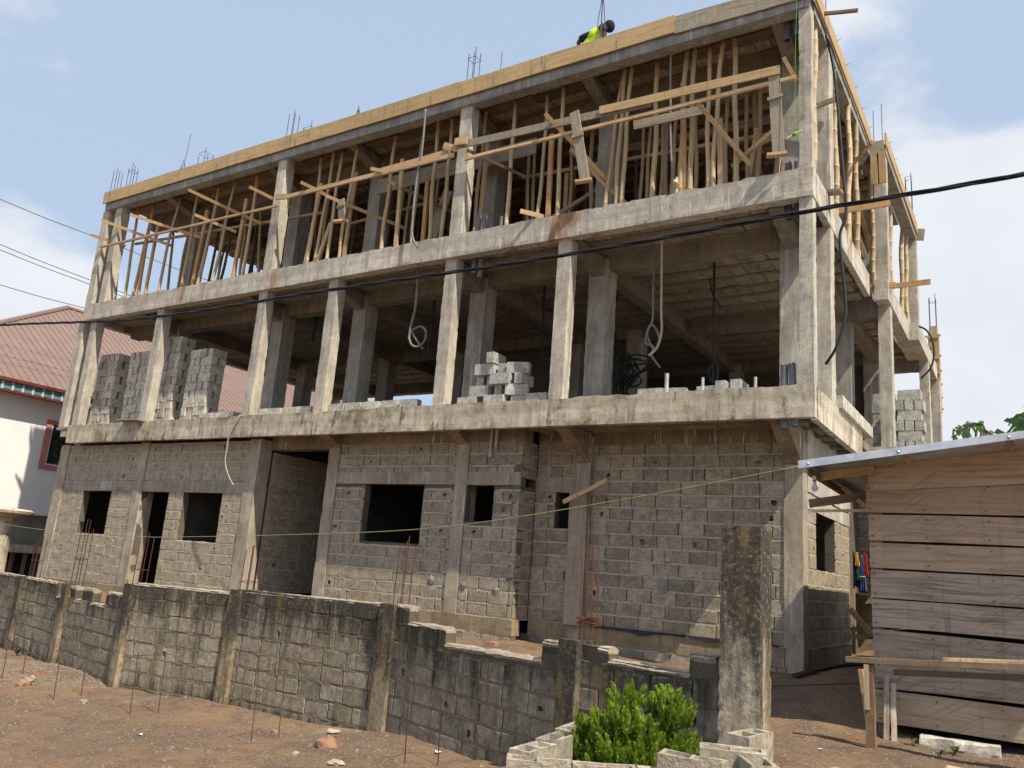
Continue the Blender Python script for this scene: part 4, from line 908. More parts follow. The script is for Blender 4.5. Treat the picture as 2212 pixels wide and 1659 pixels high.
# long horizontal boards
HB = [((-8.88, 11.12, 7.78), (-5.0, 11.14, 7.66), 0.14, 0.03, 'board_g', 'long grey smeared board nailed across the top floor, right bay'),
 ((-5.9, 11.09, 7.72), (-2.9, 11.10, 7.63), 0.145, 0.03, 'board_y', 'wide pale board running to the corner column of the top floor'),
 ((-8.7, 11.14, 7.47), (-2.68, 11.14, 7.46), 0.055, 0.05, 'wood', 'thin lath below the wide board, right bay of the top floor'),
 ((-13.6, 11.12, 7.62), (-8.95, 11.12, 7.60), 0.085, 0.045, 'wood', 'long yellow batten crossing the middle bay of the top floor'),
 ((-10.9, 11.16, 7.68), (-9.1, 11.16, 7.72), 0.13, 0.03, 'wood', 'nailed pale board doubled over the batten, middle bay'),
 ((-9.2, 11.10, 7.84), (-8.86, 11.10, 7.70), 0.13, 0.035, 'wood', 'short board end left of the middle outer column'),
 ((-8.9, 11.05, 7.82), (-8.62, 11.06, 7.80), 0.15, 0.04, 'wood', 'board end nailed on the face of the middle outer column'),
 ((-13.75, 11.06, 7.64), (-13.45, 11.08, 7.60), 0.13, 0.03, 'wood', 'short board nailed to the column between left and middle bay'),
 ((-20.5, 11.14, 7.55), (-13.75, 11.16, 7.49), 0.05, 0.05, 'wood', 'thin upper lath crossing the left bay of the top floor'),
 ((-20.3, 11.95, 7.93), (-13.2, 12.0, 7.58), 0.055, 0.05, 'wood', 'thin inner lath behind the props of the left bay'),
 ((-20.76, 10.98, 7.88), (-19.99, 11.5, 7.64), 0.07, 0.05, 'wood_o', 'orange batten end poking out past the far left column'),
 ((-20.44, 11.0, 8.25), (-18.6, 11.9, 7.60), 0.07, 0.05, 'wood_o', 'slanting orange batten beside the far left columns'),
 ((-19.1, 11.0, 8.16), (-17.4, 11.9, 7.62), 0.07, 0.05, 'wood_o', 'second slanting batten from left on the top floor'),
 ((-16.86, 11.0, 8.40), (-15.15, 11.9, 7.60), 0.07, 0.05, 'wood_o', 'slanting batten in the middle of the left bay'),
 ((-16.6, 11.1, 7.75), (-15.9, 11.8, 7.48), 0.07, 0.05, 'wood', 'short lower batten in the middle of the left bay'),
 ((-14.62, 11.0, 8.03), (-13.8, 11.6, 7.62), 0.07, 0.05, 'wood_o', 'slanting batten running behind the column at the end of the left bay'),
 ((-12.94, 11.0, 7.80), (-12.5, 11.35, 7.58), 0.07, 0.05, 'wood_o', 'orange batten end at the left of the middle bay'),
 ((-12.4, 11.25, 7.5), (-11.3, 12.6, 7.12), 0.07, 0.05, 'wood', 'batten slanting back into the middle bay'),
 ((-10.95, 11.02, 7.70), (-10.7, 11.1, 7.62), 0.07, 0.05, 'wood', 'small batten end on the batten of the middle bay'),
 ((-10.7, 11.3, 7.5), (-9.7, 12.8, 7.1), 0.07, 0.05, 'wood_d', 'dark batten slanting back in the middle bay'),
 ((-6.92, 11.0, 7.88), (-6.0, 11.9, 6.75), 0.07, 0.05, 'wood_o', 'orange brace slanting down left of the wide inner column'),
 ((-4.2, 11.15, 7.46), (-3.55, 11.8, 6.55), 0.07, 0.04, 'wood', 'slanting brace right of the tall timber prop'),
 ((-8.64, 11.1, 7.62), (-7.74, 11.8, 7.22), 0.055, 0.05, 'wood_d', 'short dark batten right of the middle outer column'),
 ((-2.84, 11.08, 7.80), (-2.68, 11.16, 7.42), 0.06, 0.05, 'wood_o', 'splintered batten tip beside the corner column'),
 ((-8.6, 13.0, 7.95), (-3.5, 13.0, 7.72), 0.06, 0.05, 'wood', 'inner rail low behind the props of the right bay'),
 ((-6.4, 13.1, 8.14), (-3.5, 13.1, 8.08), 0.15, 0.035, 'board_g', 'grey inner board behind the props of the right bay'),
 ((-13.4, 13.0, 7.75), (-9.1, 13.0, 7.95), 0.06, 0.05, 'wood', 'inner rail behind the props of the middle bay'),
 ((-3.9, 12.9, 7.44), (-3.35, 12.9, 7.62), 0.06, 0.04, 'wood', 'short rail near the corner of the top floor'),
 ((-3.9, 12.0, 6.7), (-3.0, 11.5, 6.95), 0.06, 0.05, 'wood', 'slanting rail end near the corner of the top floor'),
 ((-11.75, 12.1, 7.95), (-7.75, 12.1, 8.02), 0.34, 0.03, 'board_g', 'broad cement grey board hanging behind the middle bay'),
 ((-5.35, 11.3, 7.42), (-4.2, 11.45, 7.50), 0.16, 0.03, 'board_g', 'grey scaffold plank seen from below in the right bay'),
 ((-10.45, 12.3, 6.0), (-9.95, 12.3, 7.6), 0.24, 0.04, 'board_g', 'grey board leaning upright in the middle bay'),
 ((-7.28, 11.0, 6.10), (-6.98, 11.3, 6.06), 0.08, 0.03, 'wood', 'offcut lying on the slab edge of the top floor'),
 ]
for p0, p1, w_, th, mt, lab in HB:
    o = board('wooden_board', p0, p1, w_, th, M[mt]); tag(o, lab, 'board', 'loose boards and battens nailed across the top floor')
def hanging(x0_, z0_, x1_, z1_, lab, yy=11.06):
    T = thing('hanging_form', lab, 'formwork', (x0_, yy, z0_), 'column form sides left hanging')
    board('plank', (x0_, yy, z0_), (x1_, yy, z1_), 0.17, 0.03, M['board_g'], T); xm = lerp(x0_, x1_, .36); zm = lerp(z0_, z1_, .36)
    board('cleat', (xm-0.11, yy-0.03, zm), (xm+0.11, yy-0.03, zm+0.01), 0.05, 0.03, M['board_g'], T)
    board('cleat', (x1_-0.16, yy-0.06, z1_-0.01), (x1_+0.10, yy+0.04, z1_+0.02), 0.04, 0.10, M['wood'], T)
hanging(-6.37, 7.80, -6.07, 6.44, 'weathered plank hanging in the right bay left of the wide inner column')
hanging(-3.0, 7.70, -2.92, 6.24, 'dark weathered plank hanging next to the corner column', 11.12)
hanging(-11.98, 7.35, -11.88, 6.85, 'short pale plank hanging behind the batten of the middle bay', 11.3)
# side of the top floor
side = [(-2.56, 11.62, 11.78), (-2.54, 13.2, 13.0), (-2.53, 14.05, 14.25), (-2.53, 15.0, 14.9), (-2.6, 17.2, 17.0), (-2.45, 18.5, 18.6), (-2.43, 20.1, 20.3), (-2.36, 20.45, 20.6)]
for i, (x, ya, yb) in enumerate(side):
    o = bamboo((x, ya, 6.0), (x+0.02, yb, 8.86), 0.056, wob=1.3); tag(o, '%s bamboo prop from the corner along the alley side of the top floor' % ORD[i], 'prop', 'bamboo props along the alley side')
rg = random.Random(5)
for i in range(9):
    y = 13.1+i*0.9; o = bamboo((-3.1-rg.random()*0.5, y, 6.0), (-3.1-rg.random()*0.4, y+rg.uniform(-.3, .3), 8.86), 0.045); tag(o, '%s inner bamboo prop from the corner behind the alley side' % ORD[i], 'prop', 'inner props behind the alley side')
SB = [((-2.47, 11.85, 8.95), (-1.93, 11.9, 8.86), .05, .04, 'wood_d', 'dark batten sticking out from the roof edge near the corner'), ((-2.60, 12.3, 6.10), (-2.25, 12.2, 6.02), .04, .16, 'board_g', 'short plank end on the second slab beside the corner'),
 ((-2.9, 12.3, 7.60), (-2.32, 12.25, 7.64), .08, .04, 'board_g', 'board end at the side of the corner column'), ((-2.6, 14.6, 7.6), (-1.98, 13.3, 7.36), .06, .05, 'wood', 'pale batten sticking out over the alley, upper'), ((-2.75, 13.6, 6.37), (-1.78, 13.6, 6.36), .10, .04, 'wood_o', 'reddish batten sticking out over the alley behind the power cable'),
 ((-2.52, 16.2, 5.90), (-2.07, 16.2, 5.88), .10, .04, 'wood_o', 'orange board end on the edge of the rear wing'), ((-2.2, 16.5, 5.97), (-1.50, 16.5, 5.98), .10, .04, 'wood_o', 'longer orange batten sticking out over the alley, lower'), ((-2.9, 13.0, 8.3), (-2.5, 15.6, 6.3), .08, .04, 'wood', 'long brace slanting down along the alley side'), ((-2.8, 16.6, 7.9), (-2.5, 18.6, 6.2), .08, .04, 'wood_o', 'orange brace slanting down inside the rear wing')]
for p0, p1, w_, th, mt, lab in SB: tag(board('wooden_board', p0, p1, w_, th, M[mt]), lab, 'board', 'boards on the alley side')
board('formwork_board', (-20.83, 11.5, 5.55), (-20.81, 11.5, 5.0), 0.2, 0.04, M['board_y'], B)
tag(board('wooden_board', (-18.1, 11.1, 2.80), (-17.3, 11.12, 2.80), 0.03, 0.24, M['board_g']), 'short plank lying on the first slab edge under the column', 'board')

# pipes standing on slab edges
def pipe(x, y, z0_, z1_, r_, mat, lab, lean=0.0):
    b = MB(); N = 12
    for r2 in (r_, r_*0.9):
        for z, l in ((z0_, 0), (z1_, lean)):
            for k in range(N): a = 2*pi*k/N; b.v.append((x+cos(a)*r2+l, y+sin(a)*r2, z+(0.015*sin(k*2.0) if z == z1_ else 0)))
    for q in (0, 2*N):
        for k in range(N): k2 = (k+1) % N; b.f.append((q+k, q+k2, q+N+k2, q+N+k)); b.mi.append(0)
    for e in (0, N):
        for k in range(N): k2 = (k+1) % N; b.f.append((e+k, e+k2, 2*N+e+k2, 2*N+e+k)); b.mi.append(0)
    return tag(b.build('drain_pipe', mat, None, smooth=False), lab, 'pipe')
pipe(-2.90, 11.36, 2.22, 3.12, 0.055, M['pvc'], 'left of two grey drain pipes through the first slab at the corner'); pipe(-2.76, 11.34, 2.24, 3.13, 0.05, M['pvc'], 'right of two grey drain pipes through the first slab at the corner', -0.03)
pipe(-2.90, 11.6, 5.42, 6.33, 0.055, M['pvc'], 'left of two grey drain pipes through the second slab at the corner'); pipe(-2.77, 11.6, 5.43, 6.33, 0.05, M['pvc'], 'right of two grey drain pipes through the second slab at the corner')
pipe(-2.92, 11.6, 8.45, 9.1, 0.055, M['pvc'], 'left of two dark drain pipes hanging below the roof at the corner'); pipe(-2.78, 11.6, 8.5, 9.1, 0.05, M['pvc'], 'right of two dark drain pipes hanging below the roof at the corner')
pipe(-8.52, 11.5, 5.30, 6.45, 0.055, M['pvc'], 'left of two grey pipes through the second slab beside the middle column'); pipe(-8.38, 11.5, 5.2, 6.42, 0.05, M['pvc'], 'right of two grey pipes through the second slab beside the middle column')
pipe(-4.62, 11.32, 2.7, 3.10, 0.03, M['lightpvc'], 'tallest pale pipe stub on the first slab edge'); pipe(-4.06, 11.32, 2.7, 3.0, 0.022, M['lightpvc'], 'middle pale pipe stub on the first slab edge'); pipe(-3.29, 11.32, 2.7, 2.96, 0.022, M['lightpvc'], 'small pale pipe stub near the corner of the first slab'); pipe(-4.56, 11.3, 5.9, 6.30, 0.025, M['lightpvc'], 'pale pipe stub beside the tall timber prop'); pipe(-7.9, 11.35, 5.9, 6.25, 0.03, M['pvc'], 'thin grey pipe stub on the second slab edge, middle')
pipe(-8.0, 11.75, 1.95, 2.45, 0.03, M['lightpvc'], 'left of two pipes hanging under the first slab'); pipe(-7.86, 11.7, 2.1, 2.45, 0.03, M['lightpvc'], 'right of two pipes hanging under the first slab')
# hanging conduits
def cond(pts, r_, mat, lab, n=8, name='hanging_conduit'):
    return tag(tubeobj(name, pts, r_, M[mat], None, 6, n), lab, 'conduit')
cond([(-9.80, 11.15, 8.80), (-9.78, 11.15, 7.77), (-9.82, 11.13, 7.19), (-9.78, 11.1, 6.32), (-9.71, 11.08, 6.03), (-9.56, 11.08, 5.81)], 0.022, 'conduit', 'grey conduit hanging from the roof edge across the middle bay')
cond([(-4.78, 11.4, 8.9), (-4.76, 11.4, 7.94), (-4.72, 11.4, 6.92), (-4.64, 11.4, 6.1)], 0.02, 'conduit', 'grey conduit hanging through the right bay of the top floor')
lp = [(-9.87, 11.5, 5.75), (-9.82, 11.5, 4.88), (-9.88, 11.5, 4.45), (-9.90, 11.5, 4.25)]
for k in range(10): a = pi+0.2+k*0.62; lp.append((-9.70+0.19*cos(a), 11.5+0.005*k, 4.21+0.2*sin(a)))
cond(lp+[(-9.58, 11.56, 3.97)], 0.024, 'conduit', 'pale conduit ending in a loop in the middle of the first floor')
cond([(-4.95, 11.7, 5.85), (-4.94, 11.7, 5.46), (-4.91, 11.7, 4.3), (-4.89, 11.7, 3.93), (-4.95, 11.7, 3.66), (-5.09, 11.7, 3.52)], 0.020, 'cream', 'long pale conduit hanging in the right bay of the first floor')
cond([(-5.33, 12.3, 5.75), (-5.32, 12.3, 4.9), (-5.31, 12.3, 4.33), (-5.40, 12.3, 4.1), (-5.26, 12.3, 3.80), (-5.18, 12.3, 4.0), (-5.33, 12.3, 4.25), (-5.42, 12.3, 3.95), (-5.27, 12.3, 3.85), (-5.3, 12.3, 3.7), (-5.14, 12.3, 3.48)], 0.020, 'conduit', 'knotted grey conduit beside the long pale one')
cond([(-4.68, 13.5, 5.75), (-4.67, 13.5, 4.6), (-4.66, 13.5, 3.9), (-4.75, 13.5, 3.7), (-4.62, 13.5, 3.45), (-4.58, 13.5, 3.75), (-4.67, 13.5, 3.85), (-4.64, 13.5, 3.3)], 0.025, 'darkconduit', 'black conduit hanging deep in the right bay of the first floor')
for i, d_ in enumerate((0, .05, .1, -.06, .14)): pass
b = MB(); rg = random.Random(2)
for i in range(7):
    q = lambda s: Vector((rg.uniform(-s, s), rg.uniform(-s, s), rg.uniform(-s, s)))
    b.tube(smooth_path([Vector((-6.85, 14, 5.6))+q(.06), Vector((-6.95, 14, 4.9))+q(.08), Vector((-6.68, 14, 4.35))+q(.08), Vector((-6.40, 14, 3.85))+q(.15), Vector((-6.70, 14, 3.6))+q(.2), Vector((-6.25, 14, 4.05))+q(.2), Vector((-6.62, 14, 4.1))+q(.15), Vector((-6.5, 14, 3.3))+q(.15)], 6), 0.018, 5)
tag(b.build('conduit_bundle', M['darkconduit'], None, smooth=True), 'tangled bundle of black conduits on the first floor beside the inner column', 'conduit')
cond([(-8.20, 13.5, 5.75), (-8.18, 13.5, 5.0), (-8.16, 13.5, 4.4), (-8.04, 13.5, 4.15), (-8.2, 13.5, 4.25), (-8.1, 13.5, 4.35), (-8.22, 13.5, 4.15), (-8.39, 13.5, 3.87)], 0.022, 'darkconduit', 'knotted dark conduit hanging above the pile of new blocks')
cond([(-10.6, 13.0, 5.75), (-10.6, 13.0, 5.0), (-10.64, 13.0, 4.5), (-10.6, 13.0, 4.2)], 0.025, 'darkconduit', 'dark conduit hanging left of the looped pale one'); cond([(-14.0, 12.9, 5.7), (-14.0, 12.9, 5.3), (-14.05, 12.9, 4.9)], 0.05, 'darkconduit', 'thick dark sleeve hanging over the stacked blocks')
cond([(-16.6, 13.4, 5.75), (-16.55, 13.4, 5.4), (-16.7, 13.4, 5.0)], 0.015, 'darkconduit', 'thin dark conduit hanging from the ceiling above the stacks')
cond([(-9.3, 14.0, 5.7), (-9.3, 14.0, 5.0), (-9.28, 14, 4.7), (-9.33, 14, 4.5)], 0.014, 'darkconduit', 'thin black conduit between the two right inner columns of the first floor'); cond([(-5.0, 14.2, 5.75), (-4.95, 14.2, 5.4), (-4.78, 14.2, 5.1)], 0.014, 'darkconduit', 'short curved conduit from the ceiling of the right bay')
cond([(-2.42, 12.0, 8.65), (-2.32, 12.0, 8.06), (-2.26, 12, 7.29), (-2.21, 12, 6.35), (-2.17, 12, 5.59), (-2.26, 12, 5.23), (-2.24, 12, 4.8), (-2.2, 12, 4.21), (-2.22, 12, 3.87), (-2.34, 12, 3.5), (-2.5, 12.1, 3.3)], 0.024, 'darkconduit', 'long dark conduit hanging down the alley side from the roof')
cond([(-1.99, 19, 5.89), (-1.84, 19, 5.78), (-1.74, 19, 5.55), (-1.72, 19, 5.22), (-1.8, 19, 4.93), (-1.98, 19, 4.73)], 0.022, 'darkconduit', 'curved dark conduit bulging from the rear wing')
cond([(-13.95, 11.17, 2.80), (-14.11, 11.1, 2.44), (-14.14, 11.1, 2.09), (-14.13, 11.1, 1.81), (-13.97, 11.1, 1.53), (-13.76, 11.1, 1.32)], 0.014, 'cream', 'cream tube hanging over the first slab edge left of the passage'); cond([(-13.99, 11.17, 2.80), (-14.16, 11.12, 2.40), (-14.18, 11.12, 2.0), (-14.16, 11.12, 1.75)], 0.012, 'cream', 'second shorter cream tube beside the first over the slab edge')
tg = thing('twine_reel', 'green twine hanging from the roof, wound on a small stick by the corner column', 'twine', (-2.67, 11.05, 6.45))
tubeobj('twine', [(-2.62, 11.0, 9.1), (-2.66, 11.02, 7.74), (-2.67, 11.02, 6.5)], 0.004, M['green'], tg, 4); board('stick', (-2.77, 10.98, 6.40), (-2.56, 11.02, 6.50), 0.022, 0.022, M['wood'], tg)
b = MB(); b.tube([(-2.705, 11.0, 6.43), (-2.67, 11.0, 6.45), (-2.63, 11.01, 6.47)], 0.03, 8, [0.6, 1, 0.6]); b.build('winding', M['green'], tg, smooth=True)

# ================================================================ LOOSE BLOCKS ON THE FIRST FLOOR
def hollow(L=0.40, W=0.15, H=0.195, th=0.028, mat=None, nm='hollow_block', damage=0.0, seed=0):
    rg = random.Random(seed); b = MB(); l, w_ = L/2, W/2; c = th
    top_o = [(-l, -w_), (l, -w_), (l, w_), (-l, w_)]; cav = [[(-l+c, -w_+c), (-c/2, -w_+c), (-c/2, w_-c), (-l+c, w_-c)], [(c/2, -w_+c), (l-c, -w_+c), (l-c, w_-c), (c/2, w_-c)]]
    def j(p, z): return (p[0]+rg.uniform(-.003, .003), p[1]+rg.uniform(-.003, .003), z+rg.uniform(-damage, damage*0.2))
    bot = [(x, y, 0) for x, y in top_o]; top_ = [j(p, H) for p in top_o]; C = [[j(p, H) for p in q] for q in cav]; D_ = [[(x*0.94+(0.06*(-l/2 if i == 0 else l/2)), y*0.9, 0.03) for x, y in q] for i, q in enumerate(cav)]
    mid_a, mid_b = j((0, -w_), H), j((0, w_), H)
    V = bot+top_+C[0]+C[1]+D_[0]+D_[1]+[mid_a, mid_b]; b.v = V
    F = [(3, 2, 1, 0), (0, 1, 5, 24, 4), (1, 2, 6, 5), (2, 3, 7, 25, 6), (3, 0, 4, 7)]
    F += [(4, 24, 9, 8), (7, 4, 8, 11), (25, 7, 11, 10), (24, 25, 10, 9), (24, 5, 13, 12), (5, 6, 14, 13), (6, 25, 15, 14), (25, 24, 12, 15)]
    for a, d_ in ((8, 16), (12, 20)):
        for k in range(4): k2 = (k+1) % 4; F.append((a+k, a+k2, d_+k2, d_+k))
        F.append((d_, d_+1, d_+2, d_+3))
    me = bpy.data.meshes.new(nm); me.from_pydata(V, [], F); me.materials.append(mat or M['newblock'])
    bm = bmesh.new(); bm.from_mesh(me); bmesh.ops.recalc_face_normals(bm, faces=bm.faces)
    bmesh.ops.bevel(bm, geom=[e for e in bm.edges if len(e.link_faces) == 2 and all(v.index < 8 for v in e.verts) and False], offset=0.004) if False else None
    bm.to_mesh(me); bm.free(); return me
HBM = [hollow(seed=i, damage=0.004) for i in range(3)]; HGM = [hollow(seed=i, mat=M['greyblock'], damage=0.004) for i in range(3)]
def putblock(x, y, z, rz, lab, grp, me=None, tilt=0.0, flat=False):
    o = bpy.data.objects.new('concrete_block', me or random.choice(HBM)); COL.objects.link(o); o.location = (x, y, z); o.rotation_euler = (tilt, 0, rz)
    return tag(o, lab, 'block', grp)
def stack(x0_, y0_, z0_, n, lab, grp, start=0, w_=0.80):
    rg = random.Random(int(abs(x0_*10)))
    for k in range(n):
        z = z0_+k*0.198; jx = rg.uniform(-.025, .025); flip = (k+start) % 2; lb = lab % (ORD[k] if k < 20 else 'top')
        xs_, xh = (x0_+0.20, x0_+0.62) if flip else (x0_+0.60, x0_+0.18)
        for nm_, yy in (('front lengthwise', 0.08), ('rear lengthwise', 0.32)): putblock(xs_+jx, y0_+yy+rg.uniform(-.015, .015), z, rg.uniform(-.03, .03), nm_+' '+lb, grp)
        for nm_, dx in (('left end-on', -0.105), ('right end-on', 0.10)): putblock(xh+jx+dx, y0_+0.20+rg.uniform(-.02, .02), z, pi/2+rg.uniform(-.04, .04), nm_+' '+lb, grp)
stack(-20.55, 11.75, 2.79, 10, 'block, %s course from below in the leftmost tall stack', 'blocks of the leftmost stack')
stack(-19.35, 11.85, 2.79, 10, 'block, %s course from below in the second stack from left', 'blocks of the second stack', 1)
stack(-17.95, 11.70, 2.79, 11, 'block, %s course from below in the tallest stack', 'blocks of the tallest stack')
stack(-16.72, 11.70, 2.79, 9, 'block, %s course from below in the stack right of the tallest', 'blocks of the fourth stack', 1)
for i in range(7): putblock(-15.72+i*0.165, 11.75, 2.79, pi/2+0.05*(i % 3-1), 'block standing end-on right of the stacks, %s from left' % ORD[i], 'row of end-on blocks by the stacks')
for i, x in enumerate((-13.78, -13.35, -12.86, -12.47)): putblock(x, 11.55, 2.79, 0.02*i, '%s block from left in the short row under the second slab gap' % ORD[i], 'low row of blocks left of the third column')
for i, x in enumerate((-11.5, -11.07, -10.62, -10.15, -9.7)): putblock(x, 11.50, 2.79, 0.015*(i-2), '%s block from left in the long low row on the first slab edge' % ORD[i], 'long low row of blocks', me=HBM[i % 3] if i < 4 else HGM[0])
pile = [(-8.45, 11.60, 0, 0.0), (-7.85, 11.55, 0, 0.0), (-7.38, 11.7, 0, 0.3), (-8.22, 11.62, 1, 0.0), (-7.85, 11.8, 1, pi/2), (-7.48, 11.65, 1, 0.35), (-8.28, 11.85, 2, pi/2), (-8.05, 11.85, 2, pi/2), (-7.78, 11.58, 2, 0.0), (-7.42, 11.75, 2, pi/2), (-8.14, 11.62, 3, 0.0), (-7.80, 11.8, 3, pi/2), (-7.50, 11.68, 3, 0.30), (-8.0, 11.7, 4, pi/2)]
for i, (x, y, c_, rz) in enumerate(pile):
    putblock(x, y, 2.79+c_*0.197, rz, '%s, %s course of the stepped pile of new blocks' % (['left block', 'second block', 'right block', 'rear block'][min(3, i-[0, 3, 6, 10, 13][c_])], ORD[c_]), 'stepped pile of new blocks', me=HGM[i % 3])
for i, (x, y, rz) in enumerate(((-7.02, 11.6, 0.0), (-6.2, 12.1, 0.2), (-5.05, 11.75, 0.0), (-4.68, 11.8, 0.1), (-4.1, 11.8, 0), (-3.85, 11.68, pi/2), (-3.62, 11.66, pi/2), (-5.35, 12.1, 0), (-4.95, 12.15, 0.05))):
    putblock(x, y, 2.79 if i not in (5, 6) else 2.80, rz, ['single block right of the stepped pile', 'block behind the right inner column', 'left block lying in the right bay of the first floor', 'second block lying in the right bay of the first floor', 'middle block lying in the right bay near the small pipe stub', 'left end-on block near the corner of the first floor', 'right end-on block near the corner of the first floor', 'left rear block in the right bay', 'right rear block in the right bay'][i], 'loose blocks in the right bay', me=HGM[i % 3])
for i in range(15): putblock(-2.60, 12.85+i*0.175, 2.79, 0.02*(i % 3), '%s block from the front in the row along the alley slab edge' % ORD[i], 'row of blocks along the alley edge')
def stack2(x0_, x1_, y, n, lab, grp):
    for k in range(n):
        z = 2.79+k*0.198; lb = lab % ORD[k]
        if k % 2:
            c_ = (x0_+x1_)/2
            for nm_, yy in (('front', 0), ('rear', 0.2)): putblock(c_, y+yy, z, 0, nm_+' '+lb, grp, me=HGM[k % 3])
        else:
            for nm_, x in (('left', x0_+0.07), ('middle', (x0_+x1_)/2), ('right', x1_-0.07)): putblock(x, y+0.12, z, pi/2, nm_+' '+lb, grp, me=HGM[k % 3])
stack2(-2.66, -2.24, 17.1, 6, 'grey block, %s course, stack behind the side column', 'blocks of the left rear stack'); stack2(-2.22, -1.74, 16.9, 6, 'grey block, %s course, stack at the right end', 'blocks of the right rear stack')

# ================================================================ WORKER ON THE ROOF
P = thing('person', 'worker in a bright yellow vest and dark clothes bending down on the roof edge', 'person', (-6.8, 12.55, 9.19))
def skin_body(name, verts, edges, mat, parent, sub=2):
    me = bpy.data.meshes.new(name); me.from_pydata([v[0] for v in verts], edges, []); o = bpy.data.objects.new(name, me); link(o, parent)
    sk = o.modifiers.new('skin', 'SKIN'); me.skin_vertices.data if me.skin_vertices else None
    if not me.skin_vertices:
        bm = bmesh.new(); bm.from_mesh(me); bm.verts.layers.skin.verify(); bm.to_mesh(me); bm.free()
    for i, (p, r_) in enumerate(verts):
        d_ = me.skin_vertices[0].data[i]; d_.radius = r_ if isinstance(r_, tuple) else (r_, r_); d_.use_root = (i == 0)
    ss = o.modifiers.new('sub', 'SUBSURF'); ss.levels = sub; ss.render_levels = sub
    dg = bpy.context.evaluated_depsgraph_get(); ev = o.evaluated_get(dg); nm = bpy.data.meshes.new_from_object(ev); o.modifiers.clear(); o.data = nm
    nm.materials.clear(); nm.materials.append(mat); nm.polygons.foreach_set('use_smooth', [True]*len(nm.polygons)); return o
bv = [((-6.95, 12.5, 10.08), 0.15), ((-6.86, 12.52, 10.20), 0.14), ((-6.77, 12.5, 10.32), 0.15), ((-6.70, 12.5, 10.42), 0.13), ((-6.64, 12.52, 10.48), 0.065), ((-6.60, 12.54, 10.53), 0.085), ((-6.555, 12.58, 10.56), 0.092),
      ((-6.60, 12.36, 10.40), 0.07), ((-6.57, 12.34, 10.24), 0.052), ((-6.56, 12.42, 10.02), 0.04), ((-6.54, 12.48, 9.88), 0.03),
      ((-6.86, 12.42, 10.36), 0.07), ((-7.03, 12.36, 10.31), 0.052), ((-7.14, 12.38, 10.26), 0.045), ((-7.12, 12.44, 10.04), 0.035),
      ((-7.02, 12.44, 9.98), 0.10), ((-7.05, 12.36, 9.62), 0.07), ((-7.04, 12.46, 9.27), 0.045), ((-7.04, 12.32, 9.23), 0.04),
      ((-6.90, 12.60, 9.98), 0.10), ((-6.82, 12.52, 9.62), 0.07), ((-6.86, 12.64, 9.27), 0.045), ((-6.86, 12.50, 9.23), 0.04)]
be = [(0, 1), (1, 2), (2, 3), (3, 4), (4, 5), (5, 6), (3, 7), (7, 8), (8, 9), (9, 10), (2, 11), (11, 12), (12, 13), (13, 14), (0, 15), (15, 16), (16, 17), (17, 18), (0, 19), (19, 20), (20, 21), (21, 22)]
body = skin_body('body', bv, be, M['skin'], P)
def shell(name, pts, rr, mat, parent, sides=14):
    b = MB(); b.tube(smooth_path(pts, 5), 1.0, sides, None); 
    b = MB(); sp = smooth_path(pts, 5); n = len(sp); tp = []
    for i in range(n): u = i/(n-1)*(len(rr)-1); k = min(int(u), len(rr)-2); tp.append(lerp(rr[k], rr[k+1], u-k))
    b.tube(sp, 1.0, sides, tp); return b.build(name, mat, parent, smooth=True)
shell('vest', [(-6.95, 12.5, 10.10), (-6.86, 12.50, 10.22), (-6.77, 12.48, 10.34), (-6.67, 12.49, 10.46)], [0.185, 0.18, 0.185, 0.10], M['vest'], P)
shell('sleeve', [(-6.62, 12.40, 10.43), (-6.58, 12.345, 10.36), (-6.565, 12.33, 10.29)], [0.085, 0.082, 0.07], M['darkcloth'], P); shell('sleeve', [(-6.86, 12.42, 10.36), (-7.0, 12.37, 10.32), (-7.09, 12.365, 10.29)], [0.085, 0.075, 0.065], M['darkcloth'], P)
shell('trousers', [(-6.98, 12.5, 10.13), (-7.03, 12.44, 9.9), (-7.05, 12.38, 9.62), (-7.04, 12.45, 9.32)], [0.17, 0.13, 0.09, 0.075], M['darkcloth'], P); shell('trousers', [(-6.93, 12.55, 10.08), (-6.88, 12.58, 9.9), (-6.82, 12.53, 9.62), (-6.86, 12.62, 9.32)], [0.15, 0.12, 0.09, 0.075], M['darkcloth'], P)
b = MB(); hb = bmesh.new(); bmesh.ops.create_icosphere(hb, subdivisions=3, radius=1.0, matrix=Matrix.Translation((-6.565, 12.565, 10.555)) @ Matrix.Diagonal((0.105, 0.115, 0.125, 1)))
hm = bpy.data.meshes.new('cap'); hb.to_mesh(hm); hb.free(); hm.materials.append(M['darkcloth']); ho = bpy.data.objects.new('cap', hm); link(ho, P)
tcu = bpy.data.curves.new('vest_print', 'FONT'); tcu.body = 'THINK BIG'; tcu.size = 0.06; tcu.align_x = 'CENTER'; tcu.extrude = 0.001
to = bpy.data.objects.new('vest_print', tcu); COL.objects.link(to); to.matrix_world = Matrix.Translation((-6.815, 12.308, 10.25)) @ Matrix.Rotation(radians(24), 4, 'Y').inverted() @ Matrix.Rotation(radians(90), 4, 'X')
bpy.context.view_layer.update(); dg = bpy.context.evaluated_depsgraph_get(); tm = bpy.data.meshes.new_from_object(to.evaluated_get(dg)); mw = to.matrix_world.copy(); bpy.data.objects.remove(to); tm.transform(mw); tm.materials.clear(); tm.materials.append(M['print']); link(bpy.data.objects.new('vest_print', tm), P)

